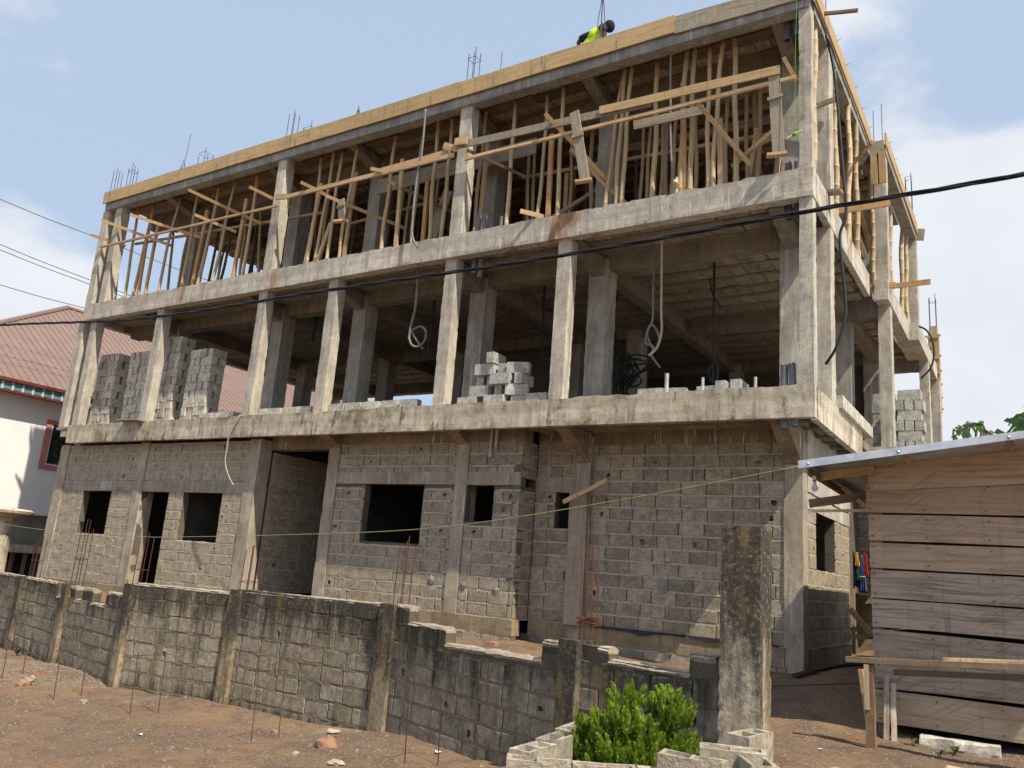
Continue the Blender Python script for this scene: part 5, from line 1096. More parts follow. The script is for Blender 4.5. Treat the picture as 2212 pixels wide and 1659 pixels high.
# ================================================================ PERIMETER WALL
FW = thing('perimeter_wall', 'mould stained grey block boundary wall with posts and broken top in front of the building', 'wall', (-10, 8.2, -2.1))
frecs = []
def fseg(a, b_, zb, topfn, seed, bm_=None, holes=(), rects=()):
    a, b_ = Vector(a), Vector(b_); d_ = b_-a; L_ = d_.length; ang = math.atan2(d_.y, d_.x)
    top_ = max(topfn(u*L_/20) for u in range(21)); n_ = int(math.ceil((top_-zb)/0.215)); z0_ = top_-n_*0.215
    w_, r_ = block_wall('wall_panel', FW, a, ang, L_, z0_, top_, list(rects), bm_ or M['fblock'], M['fmortar'], 0.15, 0.004, 0.215, 0.42, holes, 0.04, topfn, seed)
    frecs.extend(r_); return ang, L_
def steps(lst):
    def f(u):
        z = lst[0][1]
        for uu, zz in lst:
            if u >= uu: z = zz
        return z
    f.brk = [a for a, b in lst[1:]]
    return f
fseg((-24.0, 10.35), (-16.95, 9.0), -2.4, lambda u: -0.77, 21)
fseg((-16.95, 9.0), (-14.60, 8.54), -2.4, steps([(0, -0.77), (1.95, -0.985)]), 22)
fseg((-14.60, 8.54), (-12.10, 8.07), -2.4, steps([(0, -0.78), (0.42, -0.995), (0.75, -0.78), (1.18, -0.995), (1.75, -0.78)]), 23, holes=[(1.0, -1.45)])
fseg((-12.02, 8.09), (-10.02, 8.43), -2.4, lambda u: -0.58, 24, holes=[(1.0, -1.6)])
fseg((-10.02, 8.43), (-6.98, 8.37), -2.4, lambda u: -0.53+0.01*u, 25, holes=[(0.9, -1.1), (2.5, -1.1)])
fseg((-6.98, 8.37), (-3.75, 7.30), -2.4, steps([(0, -0.49), (0.37, -0.67), (1.18, -0.835), (2.85, -0.62)]), 26, holes=[(0.25, -1.15), (1.5, -1.4), (1.7, -1.75), (2.9, -1.3)])
fseg((-3.75, 7.30), (-2.30, 6.97), -2.2, steps([(0, -0.60), (0.33, -0.70), (1.20, -0.54)]), 27, holes=[(0.45, -0.85), (1.25, -1.0), (1.2, -1.35)])
place_blocks(frecs, 300, depth=0.04)
# rounded, pale mortar on the wall tops
def capline(a, b_, z, w_=0.15, z2=None):
    a, b_ = Vector((a[0], a[1], 0)), Vector((b_[0], b_[1], 0)); d_ = (b_-a); L_ = d_.length; d_.normalize(); n_ = Vector((d_.y, -d_.x, 0)); b = MB(); N = max(2, int(L_/0.07)); rows = []
    for i in range(N+1):
        u = L_*i/N; p = a+d_*u; zz = lerp(z, z2 if z2 is not None else z, i/N); r_ = []
        for k, (s_, h_) in enumerate(((-0.02, -0.06), (0.006, -0.022), (-0.025, 0.008), (-w_*0.6, 0.014), (-w_-0.002, -0.012), (-w_+0.02, -0.06))):
            q = p+n_*s_; jz = 0.016*noise.noise(Vector((u*6+z*9, k*2.0, a.x)))+0.01*noise.noise(Vector((u*19, k*3.0, a.x))); jn = 0.012*noise.noise(Vector((u*9, k*2.0+9, a.x)))
            b.v.append((q.x+n_.x*jn, q.y+n_.y*jn, zz+h_+jz)); r_.append(len(b.v)-1)
        rows.append(r_)
    for i in range(N):
        for k in range(5): b.f.append((rows[i][k], rows[i+1][k], rows[i+1][k+1], rows[i][k+1])); b.mi.append(0)
    b.f += [tuple(rows[0]), tuple(rows[-1][::-1])]; b.mi += [0, 0]
    b.build('wall_top', M['top'], FW)
def onseg(a, b_, u): a, b_ = Vector(a), Vector(b_); d_ = (b_-a).normalized(); return a+d_*u
capline((-24, 10.35), (-16.95, 9.0), -0.77); s_ = ((-16.95, 9.0), (-14.60, 8.54)); capline(s_[0], onseg(*s_, 1.9), -0.77); capline(onseg(*s_, 1.97), s_[1], -0.985)
s_ = ((-14.60, 8.54), (-12.10, 8.07))
for u0, u1, z in ((0, .42, -.78), (.42, .75, -.995), (.75, 1.18, -.78), (1.18, 1.75, -.995), (1.75, 2.5, -.78)): capline(onseg(*s_, u0), onseg(*s_, u1), z)
capline((-12.02, 8.09), (-10.02, 8.43), -0.58); capline((-10.02, 8.43), (-6.98, 8.37), -0.53, z2=-0.50); s_ = ((-6.98, 8.37), (-3.75, 7.30))
for u0, u1, z, z2 in ((0, .37, -.49, -.48), (.37, 1.18, -.67, -.66), (1.18, 2.85, -.835, -.80), (2.85, 3.1, -.62, -.62)): capline(onseg(*s_, u0), onseg(*s_, u1), z, 0.15, z2)
s_ = ((-3.75, 7.30), (-2.30, 6.97)); capline(onseg(*s_, .2), onseg(*s_, .33), -.60, 0.15); capline(onseg(*s_, .33), onseg(*s_, 1.20), -.70); capline(onseg(*s_, 1.2), onseg(*s_, 1.45), -.54)
# posts
def post(x, y, ang, w_, d_, z0_, z1_, off=-0.05):
    o = rough('post', -w_/2, w_/2, off, d_+off, z0_, z1_, M['fpost'], FW, 0.09, 0.012, sc=9); me_ = o.data; me_.transform(Matrix.Translation((x, y, 0)) @ Matrix.Rotation(ang, 4, 'Z')); return o
for x, y, a, w_, zt in ((-16.95, 9.0, -0.2, 0.20, -0.76), (-14.55, 8.53, -0.2, 0.22, -0.76), (-12.08, 8.10, -0.1, 0.22, -0.60), (-9.98, 8.42, 0.05, 0.22, -0.53), (-7.02, 8.36, -0.1, 0.26, -0.49)): post(x, y, a, w_, 0.24, -2.3, zt, -0.07)
post(-3.85, 7.33, -0.25, 0.24, 0.30, -2.1, -0.57, -0.09); rough('post', -3.96, -3.70, 7.30, 7.48, -0.95, -0.60, M['fpost'], FW, 0.08, 0.014)
for x, y, h, n_ in ((-16.72, 9.08, 0.58, 4), (-14.42, 8.6, 0.88, 4), (-12.05, 8.2, 0.74, 4), (-9.9, 8.5, 0.67, 4), (-6.94, 8.45, 0.87, 4)): starter(x, y, -0.8, h+0.28, n_, 0.14, lean=0.02, mat='rust', parent=FW, r_=0.007, hk=0.42 if x != -6.94 else 0.62, nh=1)
starter(-3.74, 7.42, -0.62, 1.2, 4, 0.12, lean=-0.03, mat='rust', parent=FW, r_=0.007, hoop=False)
b = MB(); rg = random.Random(4)
for i in range(6): z = -0.42+i*0.013; k = 0.085; r1 = [rg.uniform(-.02, .02) for _ in range(5)]; b.tube([(-3.74-k+r1[0], 7.42-k, z), (-3.74+k, 7.42-k+r1[1], z+r1[2]*.6), (-3.74+k, 7.42+k, z), (-3.74-k, 7.42+k+r1[3], z), (-3.74-k+r1[0], 7.42-k, z)], 0.005, 5)
b.build('stirrups', M['rust'], FW)
tag(rough('broken_tile', -5.30, -5.14, 7.94, 8.06, -0.80, -0.75, M['redearth'], None, 0.06, 0.01), 'broken piece of orange clay lying on the low part of the boundary wall', 'rubble')

G = thing('gate_pillar', 'tall free standing concrete gate pillar black with mould, at the right end of the boundary wall', 'pillar', (-2.11, 7.05, -1.3))
rough('shaft', -2.28, -1.95, 6.90, 7.24, -1.7, 0.51, M['gate'], G, 0.05, 0.012, sc=8)
rough('cap', -2.275, -1.955, 6.905, 7.235, 0.50, 0.53, M['fpost'], G, 0.05, 0.012)

# ================================================================ PLANTER OF HOLLOW BLOCKS, BUSH
PM = [hollow(0.42, 0.17, 0.2, 0.03, M['planter'], 'planter_block', 0.012, s) for s in range(6, 10)]
PO = [hollow(0.42, 0.17, 0.2, 0.03, M['top'], 'planter_block', 0.014, s) for s in range(10, 13)]
PL = thing('block_planter', 'low open planter of hollow concrete blocks around the bright green bush', 'planter', (-3.2, 5.8, -1.7))
def pb(x, y, z, a, me, par=PL): o = bpy.data.objects.new('block', me); COL.objects.link(o); o.parent = par; o.matrix_parent_inverse = Matrix.Translation(-ORG[par.name]); o.matrix_basis = Matrix.Translation((x, y, z)) @ Matrix.Rotation(a, 4, 'Z'); return o
z_ = -1.35
A0 = Vector((-3.10, 5.20)); Av = Vector((-3.22, 6.36))-A0; ang = math.atan2(Av.y, Av.x); d_ = Av.normalized()
pp = A0+d_*0.21
for i, (u, dz) in enumerate(((0.23, -0.02), (0.66, 0.0), (1.12, 0.0), (1.55, 0.0))): q = A0+d_*u+Vector((-0.05*(i > 1), 0)); pb(q.x, q.y, z_+dz, ang+0.03*(i-1.5), PM[i % 4]); pb(q.x+0.01, q.y+0.18, z_-0.205, ang, PM[(i+1) % 4])
C0 = Vector((-3.05, 4.98)); C1 = Vector((-2.3, 5.42)); dc = (C1-C0).normalized(); ac = math.atan2(dc.y, dc.x)
for i in range(4): q = C0+dc*(0.2+0.43*i); pb(q.x, q.y, z_-0.015, ac+0.01*i, PO[i % 3])
RB = thing('block_kerb', 'low kerb of pale hollow blocks at the foot of the gate pillar', 'kerb', (-1.8, 6.2, -1.4))
for x, y, z, a, me_ in ((-1.84, 6.28, -1.17, 1.45, PM[0]), (-1.82, 6.26, -1.37, 1.45, PM[1]), (-1.80, 5.75, -1.20, 0.35, PM[2]), (-1.62, 5.65, -1.22, -1.0, PM[3]), (-1.98, 5.5, -1.25, 0.1, PO[0])): pb(x, y, z, a, me_, RB)
rough('coping', -1.72, 0.4, 0, 0.16, -0.2, 0.0, M['top'], RB, 0.08, 0.014).data.transform(Matrix.Translation((0.42, 5.95, -1.10)) @ Matrix.Rotation(-0.10, 4, 'Z') @ Matrix.Translation((0, 0, 0)))

bush = thing('conifer_bush', 'bright green feathery conifer bush growing inside the block planter', 'bush', (-2.64, 6.1, -1.6))
rg = random.Random(21); b = MB(); shade = []
def spray(base, d_, L_, n_, wd):
    """one upright feathery spray: a stem line with many small scale-leaf quads"""
    d_ = d_.normalized(); s_ = d_.orthogonal().normalized(); t_ = d_.cross(s_); tipb = rg.random()
    for i in range(n_):
        u = (i+rg.random())/n_; r_ = wd*(1-u)**0.7*(0.35+0.65*min(1, u*4)); a = rg.random()*2*pi; c_ = base+d_*(L_*u)+(s_*cos(a)+t_*sin(a))*r_*rg.random()**0.5
        l_unused = 0
        ax = (d_*0.9+(s_*cos(a)+t_*sin(a))*0.55+Vector((rg.uniform(-.25, .25), rg.uniform(-.25, .25), 0.2))).normalized(); sd = ax.cross(Vector((rg.uniform(-1, 1), rg.uniform(-1, 1), rg.uniform(-1, 1)))).normalized()
        l = rg.uniform(0.022, 0.042); w2 = l*0.26; p0, p1 = c_-ax*l*0.5, c_+ax*l*0.6
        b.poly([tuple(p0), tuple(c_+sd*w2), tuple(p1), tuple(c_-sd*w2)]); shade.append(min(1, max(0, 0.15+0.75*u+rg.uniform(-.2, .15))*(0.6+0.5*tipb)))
cen = Vector((-2.64, 6.12, -1.25))
lobes = [(0.0, 0.0, 0.10, 0.30, 0.38), (0.20, 0.02, 0.22, 0.20, 0.32), (-0.18, 0.0, 0.12, 0.20, 0.34), (-0.34, -0.02, -0.10, 0.15, 0.30), (0.30, 0.0, -0.05, 0.18, 0.40), (0.05, -0.15, 0.0, 0.24, 0.42), (-0.12, -0.18, -0.15, 0.24, 0.35), (0.2, -0.18, -0.15, 0.22, 0.36), (0.27, 0.02, 0.40, 0.09, 0.16), (-0.10, 0.0, 0.36, 0.10, 0.14), (-0.36, -0.02, 0.12, 0.12, 0.16), (0.0, 0.15, -0.05, 0.30, 0.4)]
def flame(base, d_, L_, R_, n_):
    """one pointed upright plume: leaf sprays on a cone that narrows to a tip"""
    d_ = d_.normalized(); s_ = d_.orthogonal().normalized(); t_ = d_.cross(s_); tb = rg.random()
    for i in range(n_):
        u = rg.random()**0.85; a = rg.random()*2*pi; rr_ = R_*(min(1.0, 0.55+u*1.6) if u < 0.3 else (1-(u-0.3)/0.7)**0.85)*rg.uniform(0.55, 1.05); o_ = s_*cos(a)+t_*sin(a)
        c_ = base+d_*(L_*u)+o_*rr_; ax = (d_*1.0+o_*rg.uniform(0.15, 0.7)+Vector((rg.uniform(-.2, .2), rg.uniform(-.2, .2), 0.15))).normalized()
        sd = ax.cross(o_+Vector((rg.uniform(-.6, .6), rg.uniform(-.6, .6), rg.uniform(-.4, .4)))).normalized(); l = rg.uniform(0.024, 0.046); w2 = l*0.20
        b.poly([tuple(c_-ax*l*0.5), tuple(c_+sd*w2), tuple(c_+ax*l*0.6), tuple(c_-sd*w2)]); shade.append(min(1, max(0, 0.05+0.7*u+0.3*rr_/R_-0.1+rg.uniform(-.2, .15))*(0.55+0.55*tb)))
for (lx, ly, lz, rr, hh) in lobes:
    for k in range(int(48*rr/0.2)):
        a = rg.random()*2*pi; v_ = rg.uniform(-1, 0.85); rad = rr*math.sqrt(max(0, 1-v_*v_*0.8))*rg.uniform(0.6, 1.0); p = cen+Vector((lx+cos(a)*rad, ly+sin(a)*rad, lz+v_*hh*0.7))
        if p.z < -1.66: continue
        flame(p-Vector((0, 0, 0.06)), Vector((cos(a)*rg.uniform(0.1, 0.6), sin(a)*rg.uniform(0.1, 0.6), 1.0)), rg.uniform(0.08, 0.18), rg.uniform(0.026, 0.046), 120)
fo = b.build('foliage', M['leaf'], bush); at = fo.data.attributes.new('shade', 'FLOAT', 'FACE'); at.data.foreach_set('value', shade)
b = MB()
for i in range(7): a = i*0.9; b.tube([(-2.66+0.03*cos(a), 6.12+0.03*sin(a), -1.75), (-2.66+0.12*cos(a), 6.12+0.12*sin(a), -1.4), (-2.66+0.26*cos(a), 6.12+0.26*sin(a), -1.0-0.1*(i % 2))], 0.014, 5, [1, .7, .3])
b.build('stem', M['wood_d'], bush)

# ================================================================ TIMBER HUT
H = thing('timber_hut', 'brown timber plank hut with a sloping corrugated zinc roof beside the alley', 'hut', (-0.8, 9.4, -1.2))
HX = 1.6
def ht(x): return 1.40+(x+1.52)*0.135
rows = [(-1.52, 1.14, 1.40, 'plank'), (-1.55, 0.905, 1.215, 'plank'), (-1.53, 0.62, 0.90, 'plank'), (-1.525, 0.345, 0.612, 'plank'), (-1.52, 0.045, 0.335, 'plank_g'), (-1.515, -0.25, 0.035, 'plank_g'), (-1.51, -0.545, -0.262, 'plank_g'), (-1.505, -0.835, -0.555, 'plank_g'), (-1.50, -1.165, -0.845, 'plank')]
for i, (x, za, zb, mt) in enumerate(rows):
    y = 9.40-(0.03 if i == 0 else 0); tilt = 0.10 if i == 0 else 0.012*(1 if i % 2 else -1)
    if i == 0:
        bb = MB(); P_ = [(x, za), (HX, za+0.18), (HX, ht(HX)), (x, ht(x))]; bb.prism([], 0, 0) if False else None
        bb.v = [(a, y+dy, z) for dy in (0, 0.03) for a, z in P_]; bb.f = [(0, 1, 2, 3), (4, 5, 6, 7), (0, 1, 5, 4), (1, 2, 6, 5), (2, 3, 7, 6), (3, 0, 4, 7)]; bb.mi = [0]*6; bb.build('plank', M[mt], H)
    else: board('plank', (x, y+0.015, (za+zb)/2), (HX, y+0.015+0.01*(i % 2), (za+zb)/2+tilt), zb-za-0.012, 0.03, M[mt], H, bend=0.006*(1 if i % 3 else -1))
# nails
b = MB()
for i, (x, za, zb, mt) in enumerate(rows):
    for xx in (x+0.04, x+0.55, x+1.1):
        for zz in (za+0.05, zb-0.05): b.box(xx-0.005, xx+0.005, 9.36, 9.40, zz-0.005, zz+0.005)
b.build('nail_heads', M['rebar'], H, kind='stuff')
# left side wall, back wall, posts
for i in range(9): board('plank', (-1.50, 9.44, -1.02+i*0.29), (-1.50, 15.1, -1.02+i*0.29), 0.275, 0.03, M['plank_g'], H, side=(1, 0, 0))
bb = MB(); bb.box(-1.5, HX, 15.1, 15.13, -1.2, 1.6); bb.box(HX, HX+0.03, 9.4, 15.1, -1.2, 1.7); bb.build('back_wall', M['plank_g'], H)
board('post', (-1.44, 9.46, -1.35), (-1.44, 9.46, 1.35), 0.08, 0.08, M['wood_d'], H)
# rafters and purlins poking out
board('rafter', (-1.99, 9.30, 1.28), (-1.45, 9.30, 1.35), 0.085, 0.05, M['wood'], H)
board('rafter', (-2.18, 9.62, 1.02), (-1.45, 9.62, 1.14), 0.09, 0.045, M['wood_d'], H); board('rafter', (-2.13, 9.5, 0.93), (-1.5, 9.5, 0.94), 0.03, 0.03, M['wood'], H)
board('purlin', (-2.0, 8.86, 1.265), (-1.98, 15.0, 1.25), 0.07, 0.05, M['wood_d'], H, side=(1, 0, 0)); board('purlin', (-1.85, 9.8, 1.22), (-1.5, 9.45, 0.92), 0.05, 0.04, M['wood'], H)
for x in (-1.1, -0.2, 0.7): board('rafter_end', (x, 8.86, ht(x)-0.02), (x, 9.44, ht(x)-0.02), 0.07, 0.05, M['wood'], H, side=(1, 0, 0))
# corrugated roof: corrugations run along the slope (x), wave across y
b = MB(); ny_ = 400; y0_, y1_ = 8.62, 15.35; X_ = [-2.06, -1.0, 0.2, 1.7]
def rz(x, y): return 1.325+(x+2.06)*0.128+0.012*sin((y-y0_)*2*pi/0.076)
for j_ in range(ny_+1):
    y = lerp(y0_, y1_, j_/ny_)
    for x in X_: b.v.append((x, y, rz(x, y)))
for j_ in range(ny_):
    for i in range(3): a = j_*4+i; b.f.append((a, a+1, a+5, a+4)); b.mi.append(0)
rs = b.build('roof_sheet', M['zinc'], H, smooth=True); sm_ = rs.modifiers.new('thick', 'SOLIDIFY'); sm_.thickness = 0.002
b = MB(); b.v = [(-2.06, 8.605, 1.345), (1.7, 8.605, 1.835), (1.7, 8.595, 1.775), (-2.05, 8.595, 1.265), (-2.06, 8.70, 1.35), (1.7, 8.70, 1.84)]; b.f = [(0, 1, 2, 3), (0, 1, 5, 4)]; b.mi = [0, 0]; b.build('roof_edge', M['zinc'], H)
b = MB()
for x in (-1.96, -1.12, -0.2): b.tube([(x, 8.58, 1.30+(x+2.06)*0.130), (x, 8.61, 1.30+(x+2.06)*0.130)], 0.014, 8)
b.build('roof_screws', M['zinc'], H, smooth=True)
lb = thing('light_bulb', 'white bulb hanging in a red and white holder under the hut eave', 'bulb', (-1.95, 8.86, 1.25))
tubeobj('cord', [(-1.99, 8.86, 1.31), (-1.985, 8.86, 1.26), (-1.96, 8.86, 1.22)], 0.005, M['cable'], lb, 5); b = MB(); b.tube([(-1.955, 8.86, 1.225), (-1.955, 8.86, 1.185)], 0.018, 8); b.build('holder', M['white'], lb, smooth=True)
b = MB(); b.tube([(-1.955, 8.86, 1.185), (-1.955, 8.86, 1.165)], 0.019, 8); b.build('holder_ring', M['red'], lb, smooth=True)
b = MB(); b.tube([(-1.953, 8.86, 1.167), (-1.953, 8.86, 1.13), (-1.952, 8.86, 1.11), (-1.952, 8.86, 1.09), (-1.952, 8.86, 1.066)], 0.034, 12, [0.5, 0.55, 0.95, 1.0, 0.45]); b.build('globe', M['bulb'], lb, smooth=True)

# work trestle in front of the hut
T = thing('trestle', 'rough timber trestle bench standing in front of the hut', 'trestle', (-0.9, 8.5, -1.3))
board('post', (-1.40, 8.50, -1.45), (-1.405, 8.50, -0.56), 0.078, 0.07, M['wood_d'], T); board('post_cleat', (-1.42, 8.455, -0.95), (-1.425, 8.455, -0.56), 0.04, 0.02, M['plank'], T)
board('top_rail', (-1.60, 8.48, -0.535), (0.3, 8.48, -0.405), 0.048, 0.07, M['plank_d'], T); board('top_rail', (-0.80, 8.55, -0.455), (0.4, 8.55, -0.37), 0.05, 0.06, M['wood'], T); board('under_rail', (-1.2, 8.50, -0.60), (0.3, 8.52, -0.49), 0.05, 0.04, M['wood_d'], T)
board('post', (0.2, 8.50, -1.45), (0.2, 8.50, -0.45), 0.078, 0.07, M['wood_d'], T); board('brace', (-1.50, 8.62, -0.62), (-1.44, 8.62, -1.12), 0.05, 0.04, M['wood'], T, side=(1, 0, 0))
b = MB()
for i in range(9): x = -1.0+i*0.13; b.tube([(x, 8.5+0.02*sin(i), -0.44+0.06*(x+1)), (x+0.008*sin(i*3), 8.5, -0.38+0.068*(x+1))], 0.003, 4)
b.tube([(-0.63, 8.47, -0.5), (-0.63, 8.47, -0.58)], 0.005, 4); b.build('nails', M['rebar'], T)
tubeobj('wire_hook', [(-1.2, 8.45, -0.58), (-1.2, 8.45, -0.66), (-1.16, 8.45, -0.67), (-1.13, 8.45, -0.6), (-1.13, 8.46, -0.55)], 0.004, M['rebar'], T, 4)
for i, (xa, xb) in enumerate(((-1.37, -1.38), (-1.30, -1.32))): tag(board('split_stick', (xa, 9.12, gz(xa, 9.1)-0.02), (xb, 9.34, -0.70-0.07*i), 0.045, 0.04, M['plank_g']), ['left of two split sticks leaning on the hut wall', 'right of two split sticks leaning on the hut wall'][i], 'stick')
tag(board('wooden_board', (-0.72, 7.62, -1.20), (0.4, 7.55, -1.22), 0.03, 0.13, M['wood'], side=(0, 1, 0)), 'fresh sawn plank lying on the dirt at the bottom right', 'board'); tag(board('wooden_board', (-0.85, 7.5, -1.22), (0.4, 7.38, -1.24), 0.03, 0.10, M['wood']), 'second fresh plank on the dirt, nearest at the bottom right', 'board')
rk = rough('stone_slab', -1.08, -0.42, 9.15, 9.34, -1.34, -1.19, M['newblock'], None, 0.07, 0.03, sc=4); tag(rk, 'pale flat concrete lump lying under the hut wall', 'stone')
def weed(x, y, s_, lab, n_=9):
    b = MB(); rg = random.Random(int(x*100)); z = gz(x, y)
    for i in range(n_):
        a = rg.random()*6.3; L_ = s_*rg.uniform(.6, 1.1); p = Vector((x, y, z)); d1 = Vector((cos(a)*0.5, sin(a)*0.5, 0.9)).normalized(); q = p+d1*L_*0.6; e = q+Vector((cos(a), sin(a), 0.1)).normalized()*L_*0.5; s2 = Vector((-sin(a), cos(a), 0))*L_*0.14
        b.quad(tuple(p), tuple(q+s2), tuple(e), tuple(q-s2))
    return tag(b.build('weed', M['weed'], None), lab, 'plant')
weed(-1.12, 9.05, 0.12, 'small green weed left of the pale lump under the hut'); weed(-0.78, 9.0, 0.14, 'small green weed in front of the pale lump'); weed(-0.88, 8.75, 0.10, 'tiny weed on the dirt below the pale lump'); weed(-15.9, 8.6, 0.2, 'small green weed at the foot of the boundary wall, far left')

# alley: ground cables, timber, clothes
b = MB(); rg = random.Random(9)
for i in range(16):
    o_ = Vector((rg.uniform(-.06, .06), rg.uniform(-.05, .05), rg.uniform(0, .04))); pts = [Vector((-2.80, 11.55, 0))+o_, Vector((-2.62, 12.3, 0))+o_*1.2, Vector((-2.42, 13.2, 0))+o_*1.4, Vector((-2.05, 14.6, 0))+o_*1.2]
    b.tube(smooth_path([(p.x, p.y, gz(p.x, p.y)+0.02+o_.z) for p in pts], 5), 0.008, 4)
tag(b.build('rebar_bundle', M['rebar'], None, smooth=True), 'bundle of dark steel bars lying on the earth beside the building corner', 'steel bars')
tag(tubeobj('ground_wire', [(x, y, gz(x, y)+0.01) for x, y in ((-3.1, 10.6), (-2.4, 11.0), (-1.9, 11.1), (-1.4, 11.4))], 0.006, M['cable'], None, 4), 'thin black wire lying across the alley earth', 'wire')
TB = [((-2.84, 15.5, -0.15), (-2.45, 15.2, -0.55), .09, 'long pale timber leaning down into the alley'), ((-2.86, 15.6, -0.50), (-2.40, 15.6, -0.33), .08, 'pale timber lying across the alley steps'), ((-2.86, 15.3, -0.60), (-2.40, 15.3, -0.56), .08, 'lower pale timber in the alley')]
for p0, p1, w_, lab in TB: tag(board('wooden_board', p0, p1, w_, 0.05, M['wood']), lab, 'board')
tag(board('wooden_board', (-2.85, 15.8, -0.9), (-2.85, 15.8, 0.2), 0.06, 0.03, M['wood']), 'upright pale lath at the end of the side wall', 'board')
tag(board('wooden_board', (-3.0, 16.7, 0.13), (-2.3, 16.7, 0.12), 0.03, 0.4, M['wood_d']), 'ledge board under the hanging clothes', 'board')
def cloth(pts, mat, lab):
    """a hanging garment: gathered at the peg, folds widening downwards"""
    (xt, zt), (xl, zl), (xr, zr) = pts; b = MB(); N, K = 14, 10; rows_ = []
    for k in range(K+1):
        v_ = k/K; r_ = []
        for i in range(N+1):
            u = i/N; x = lerp(lerp(xt-0.01, xt+0.01, u), lerp(xl, xr, u), v_**0.6); z = lerp(zt, lerp(zl, zr, u), v_); y = 16.42+0.03*sin(u*17+v_*2)*(0.3+v_)
            b.v.append((x, y, z)); r_.append(len(b.v)-1)
        rows_.append(r_)
    for k in range(K):
        for i in range(N): b.f.append((rows_[k][i], rows_[k][i+1], rows_[k+1][i+1], rows_[k+1][i])); b.mi.append(0)
    o = b.build('garment', mat, None, smooth=True); so = o.modifiers.new('thick', 'SOLIDIFY'); so.thickness = 0.008
    return tag(o, lab, 'clothes', 'clothes hanging at the end of the alley')
cloth([(-2.96, 0.92), (-2.99, 0.30), (-2.86, 0.22)], M['navy'], 'black garment hanging leftmost at the end of the alley'); cloth([(-2.80, 0.82), (-2.84, 0.16), (-2.73, 0.14)], M['blue'], 'blue overalls with a yellow stripe hanging in the alley')
cloth([(-2.98, 0.60), (-3.02, 0.36), (-2.94, 0.34)], M['red'], 'red garment behind the black one in the alley'); cloth([(-2.75, 0.84), (-2.76, 0.50), (-2.69, 0.44)], M['red'], 'orange red garment hanging rightmost in the alley')
cloth([(-2.88, 0.86), (-2.92, 0.62), (-2.84, 0.60)], M['yellow'], 'yellow cloth hanging highest in the alley'); cloth([(-2.87, 0.66), (-2.90, 0.38), (-2.84, 0.36)], M['teal'], 'small teal cloth between the dark garments'); cloth([(-2.85, 0.60), (-2.90, 0.24), (-2.82, 0.20)], M['navy'], 'dark garment hanging behind the blue overalls')
tag(tubeobj('tape_stripe', [(-2.83, 16.37, 0.43), (-2.79, 16.36, 0.43), (-2.745, 16.37, 0.435)], 0.01, M['vest'], None, 4), 'yellow reflective stripe round the blue overalls', 'stripe')
tag(board('wooden_board', (-6.63, 11.98, 1.22), (-5.86, 12.02, 1.585), 0.07, 0.04, M['wood']), 'short slanting plank nailed to the pillar beside the small dark window', 'board')

# ================================================================ BANANA LEAVES over the hut
bp = thing('banana_plant', 'banana plant with torn green and brown leaves rising behind the hut roof', 'plant', (0.0, 14.6, -0.8))
def banana_leaf(base, tip, sag, wd, mat, torn=0.3, name='leaf', rgs=1):
    rg = random.Random(rgs); base, tip = Vector(base), Vector(tip); N = 22; b = MB(); d_ = (tip-base); side_ = d_.cross(Vector((0.15, -1, 0.25))).normalized(); pts = []
    for i in range(N+1): u = i/N; pts.append(base+d_*u+Vector((0, 0, sag*4*u*(1-u))))
    for i in range(N):
        u = (i+0.5)/N; w_ = wd*math.sin(pi*min(1, u*0.9+0.08))**0.6
        for s_ in (-1, 1):
            if rg.random() < torn*0.35: continue
            g_ = 0.0 if rg.random() > torn else 0.012; a, c_ = pts[i], pts[i+1].lerp(pts[i], g_*8); dr = Vector((0, 0, -w_*rg.uniform(0.15, 0.45+torn))); l_ = w_*rg.uniform(0.8, 1.05); o1 = a+side_*s_*l_+dr; o2 = c_+side_*s_*l_+dr*rg.uniform(.9, 1.1)
            b.quad(tuple(a), tuple(c_), tuple(c_+side_*s_*l_*0.5+dr*0.2), tuple(a+side_*s_*l_*0.5+dr*0.2)); b.quad(tuple(a+side_*s_*l_*0.5+dr*0.2), tuple(c_+side_*s_*l_*0.5+dr*0.2), tuple(o2), tuple(o1))
    b.build(name, mat, bp); b = MB(); b.tube(pts, 0.02, 5, [1-0.8*i/N for i in range(N+1)]); b.build('midrib', mat, bp, smooth=True)
banana_leaf((-0.35, 13.6, 2.3), (-1.02, 13.5, 2.55), 0.16, 0.16, M['banana_dry'], 0.9, rgs=3); banana_leaf((-0.62, 13.5, 2.62), (-1.05, 13.45, 2.35), 0.10, 0.14, M['banana'], 0.5, rgs=4)
banana_leaf((-0.6, 13.8, 2.1), (0.5, 13.6, 3.2), 0.10, 0.26, M['banana'], 0.25, rgs=5); banana_leaf((0.1, 14.2, 2.0), (-0.28, 13.9, 2.75), 0.10, 0.2, M['banana'], 0.3, rgs=6)
b = MB(); b.tube([(0.0, 14.6, -1.0), (0.0, 14.5, 1.0), (-0.1, 14.2, 2.2)], 0.11, 8, [1, .8, .4]); b.build('trunk', M['banana'], bp, smooth=True)

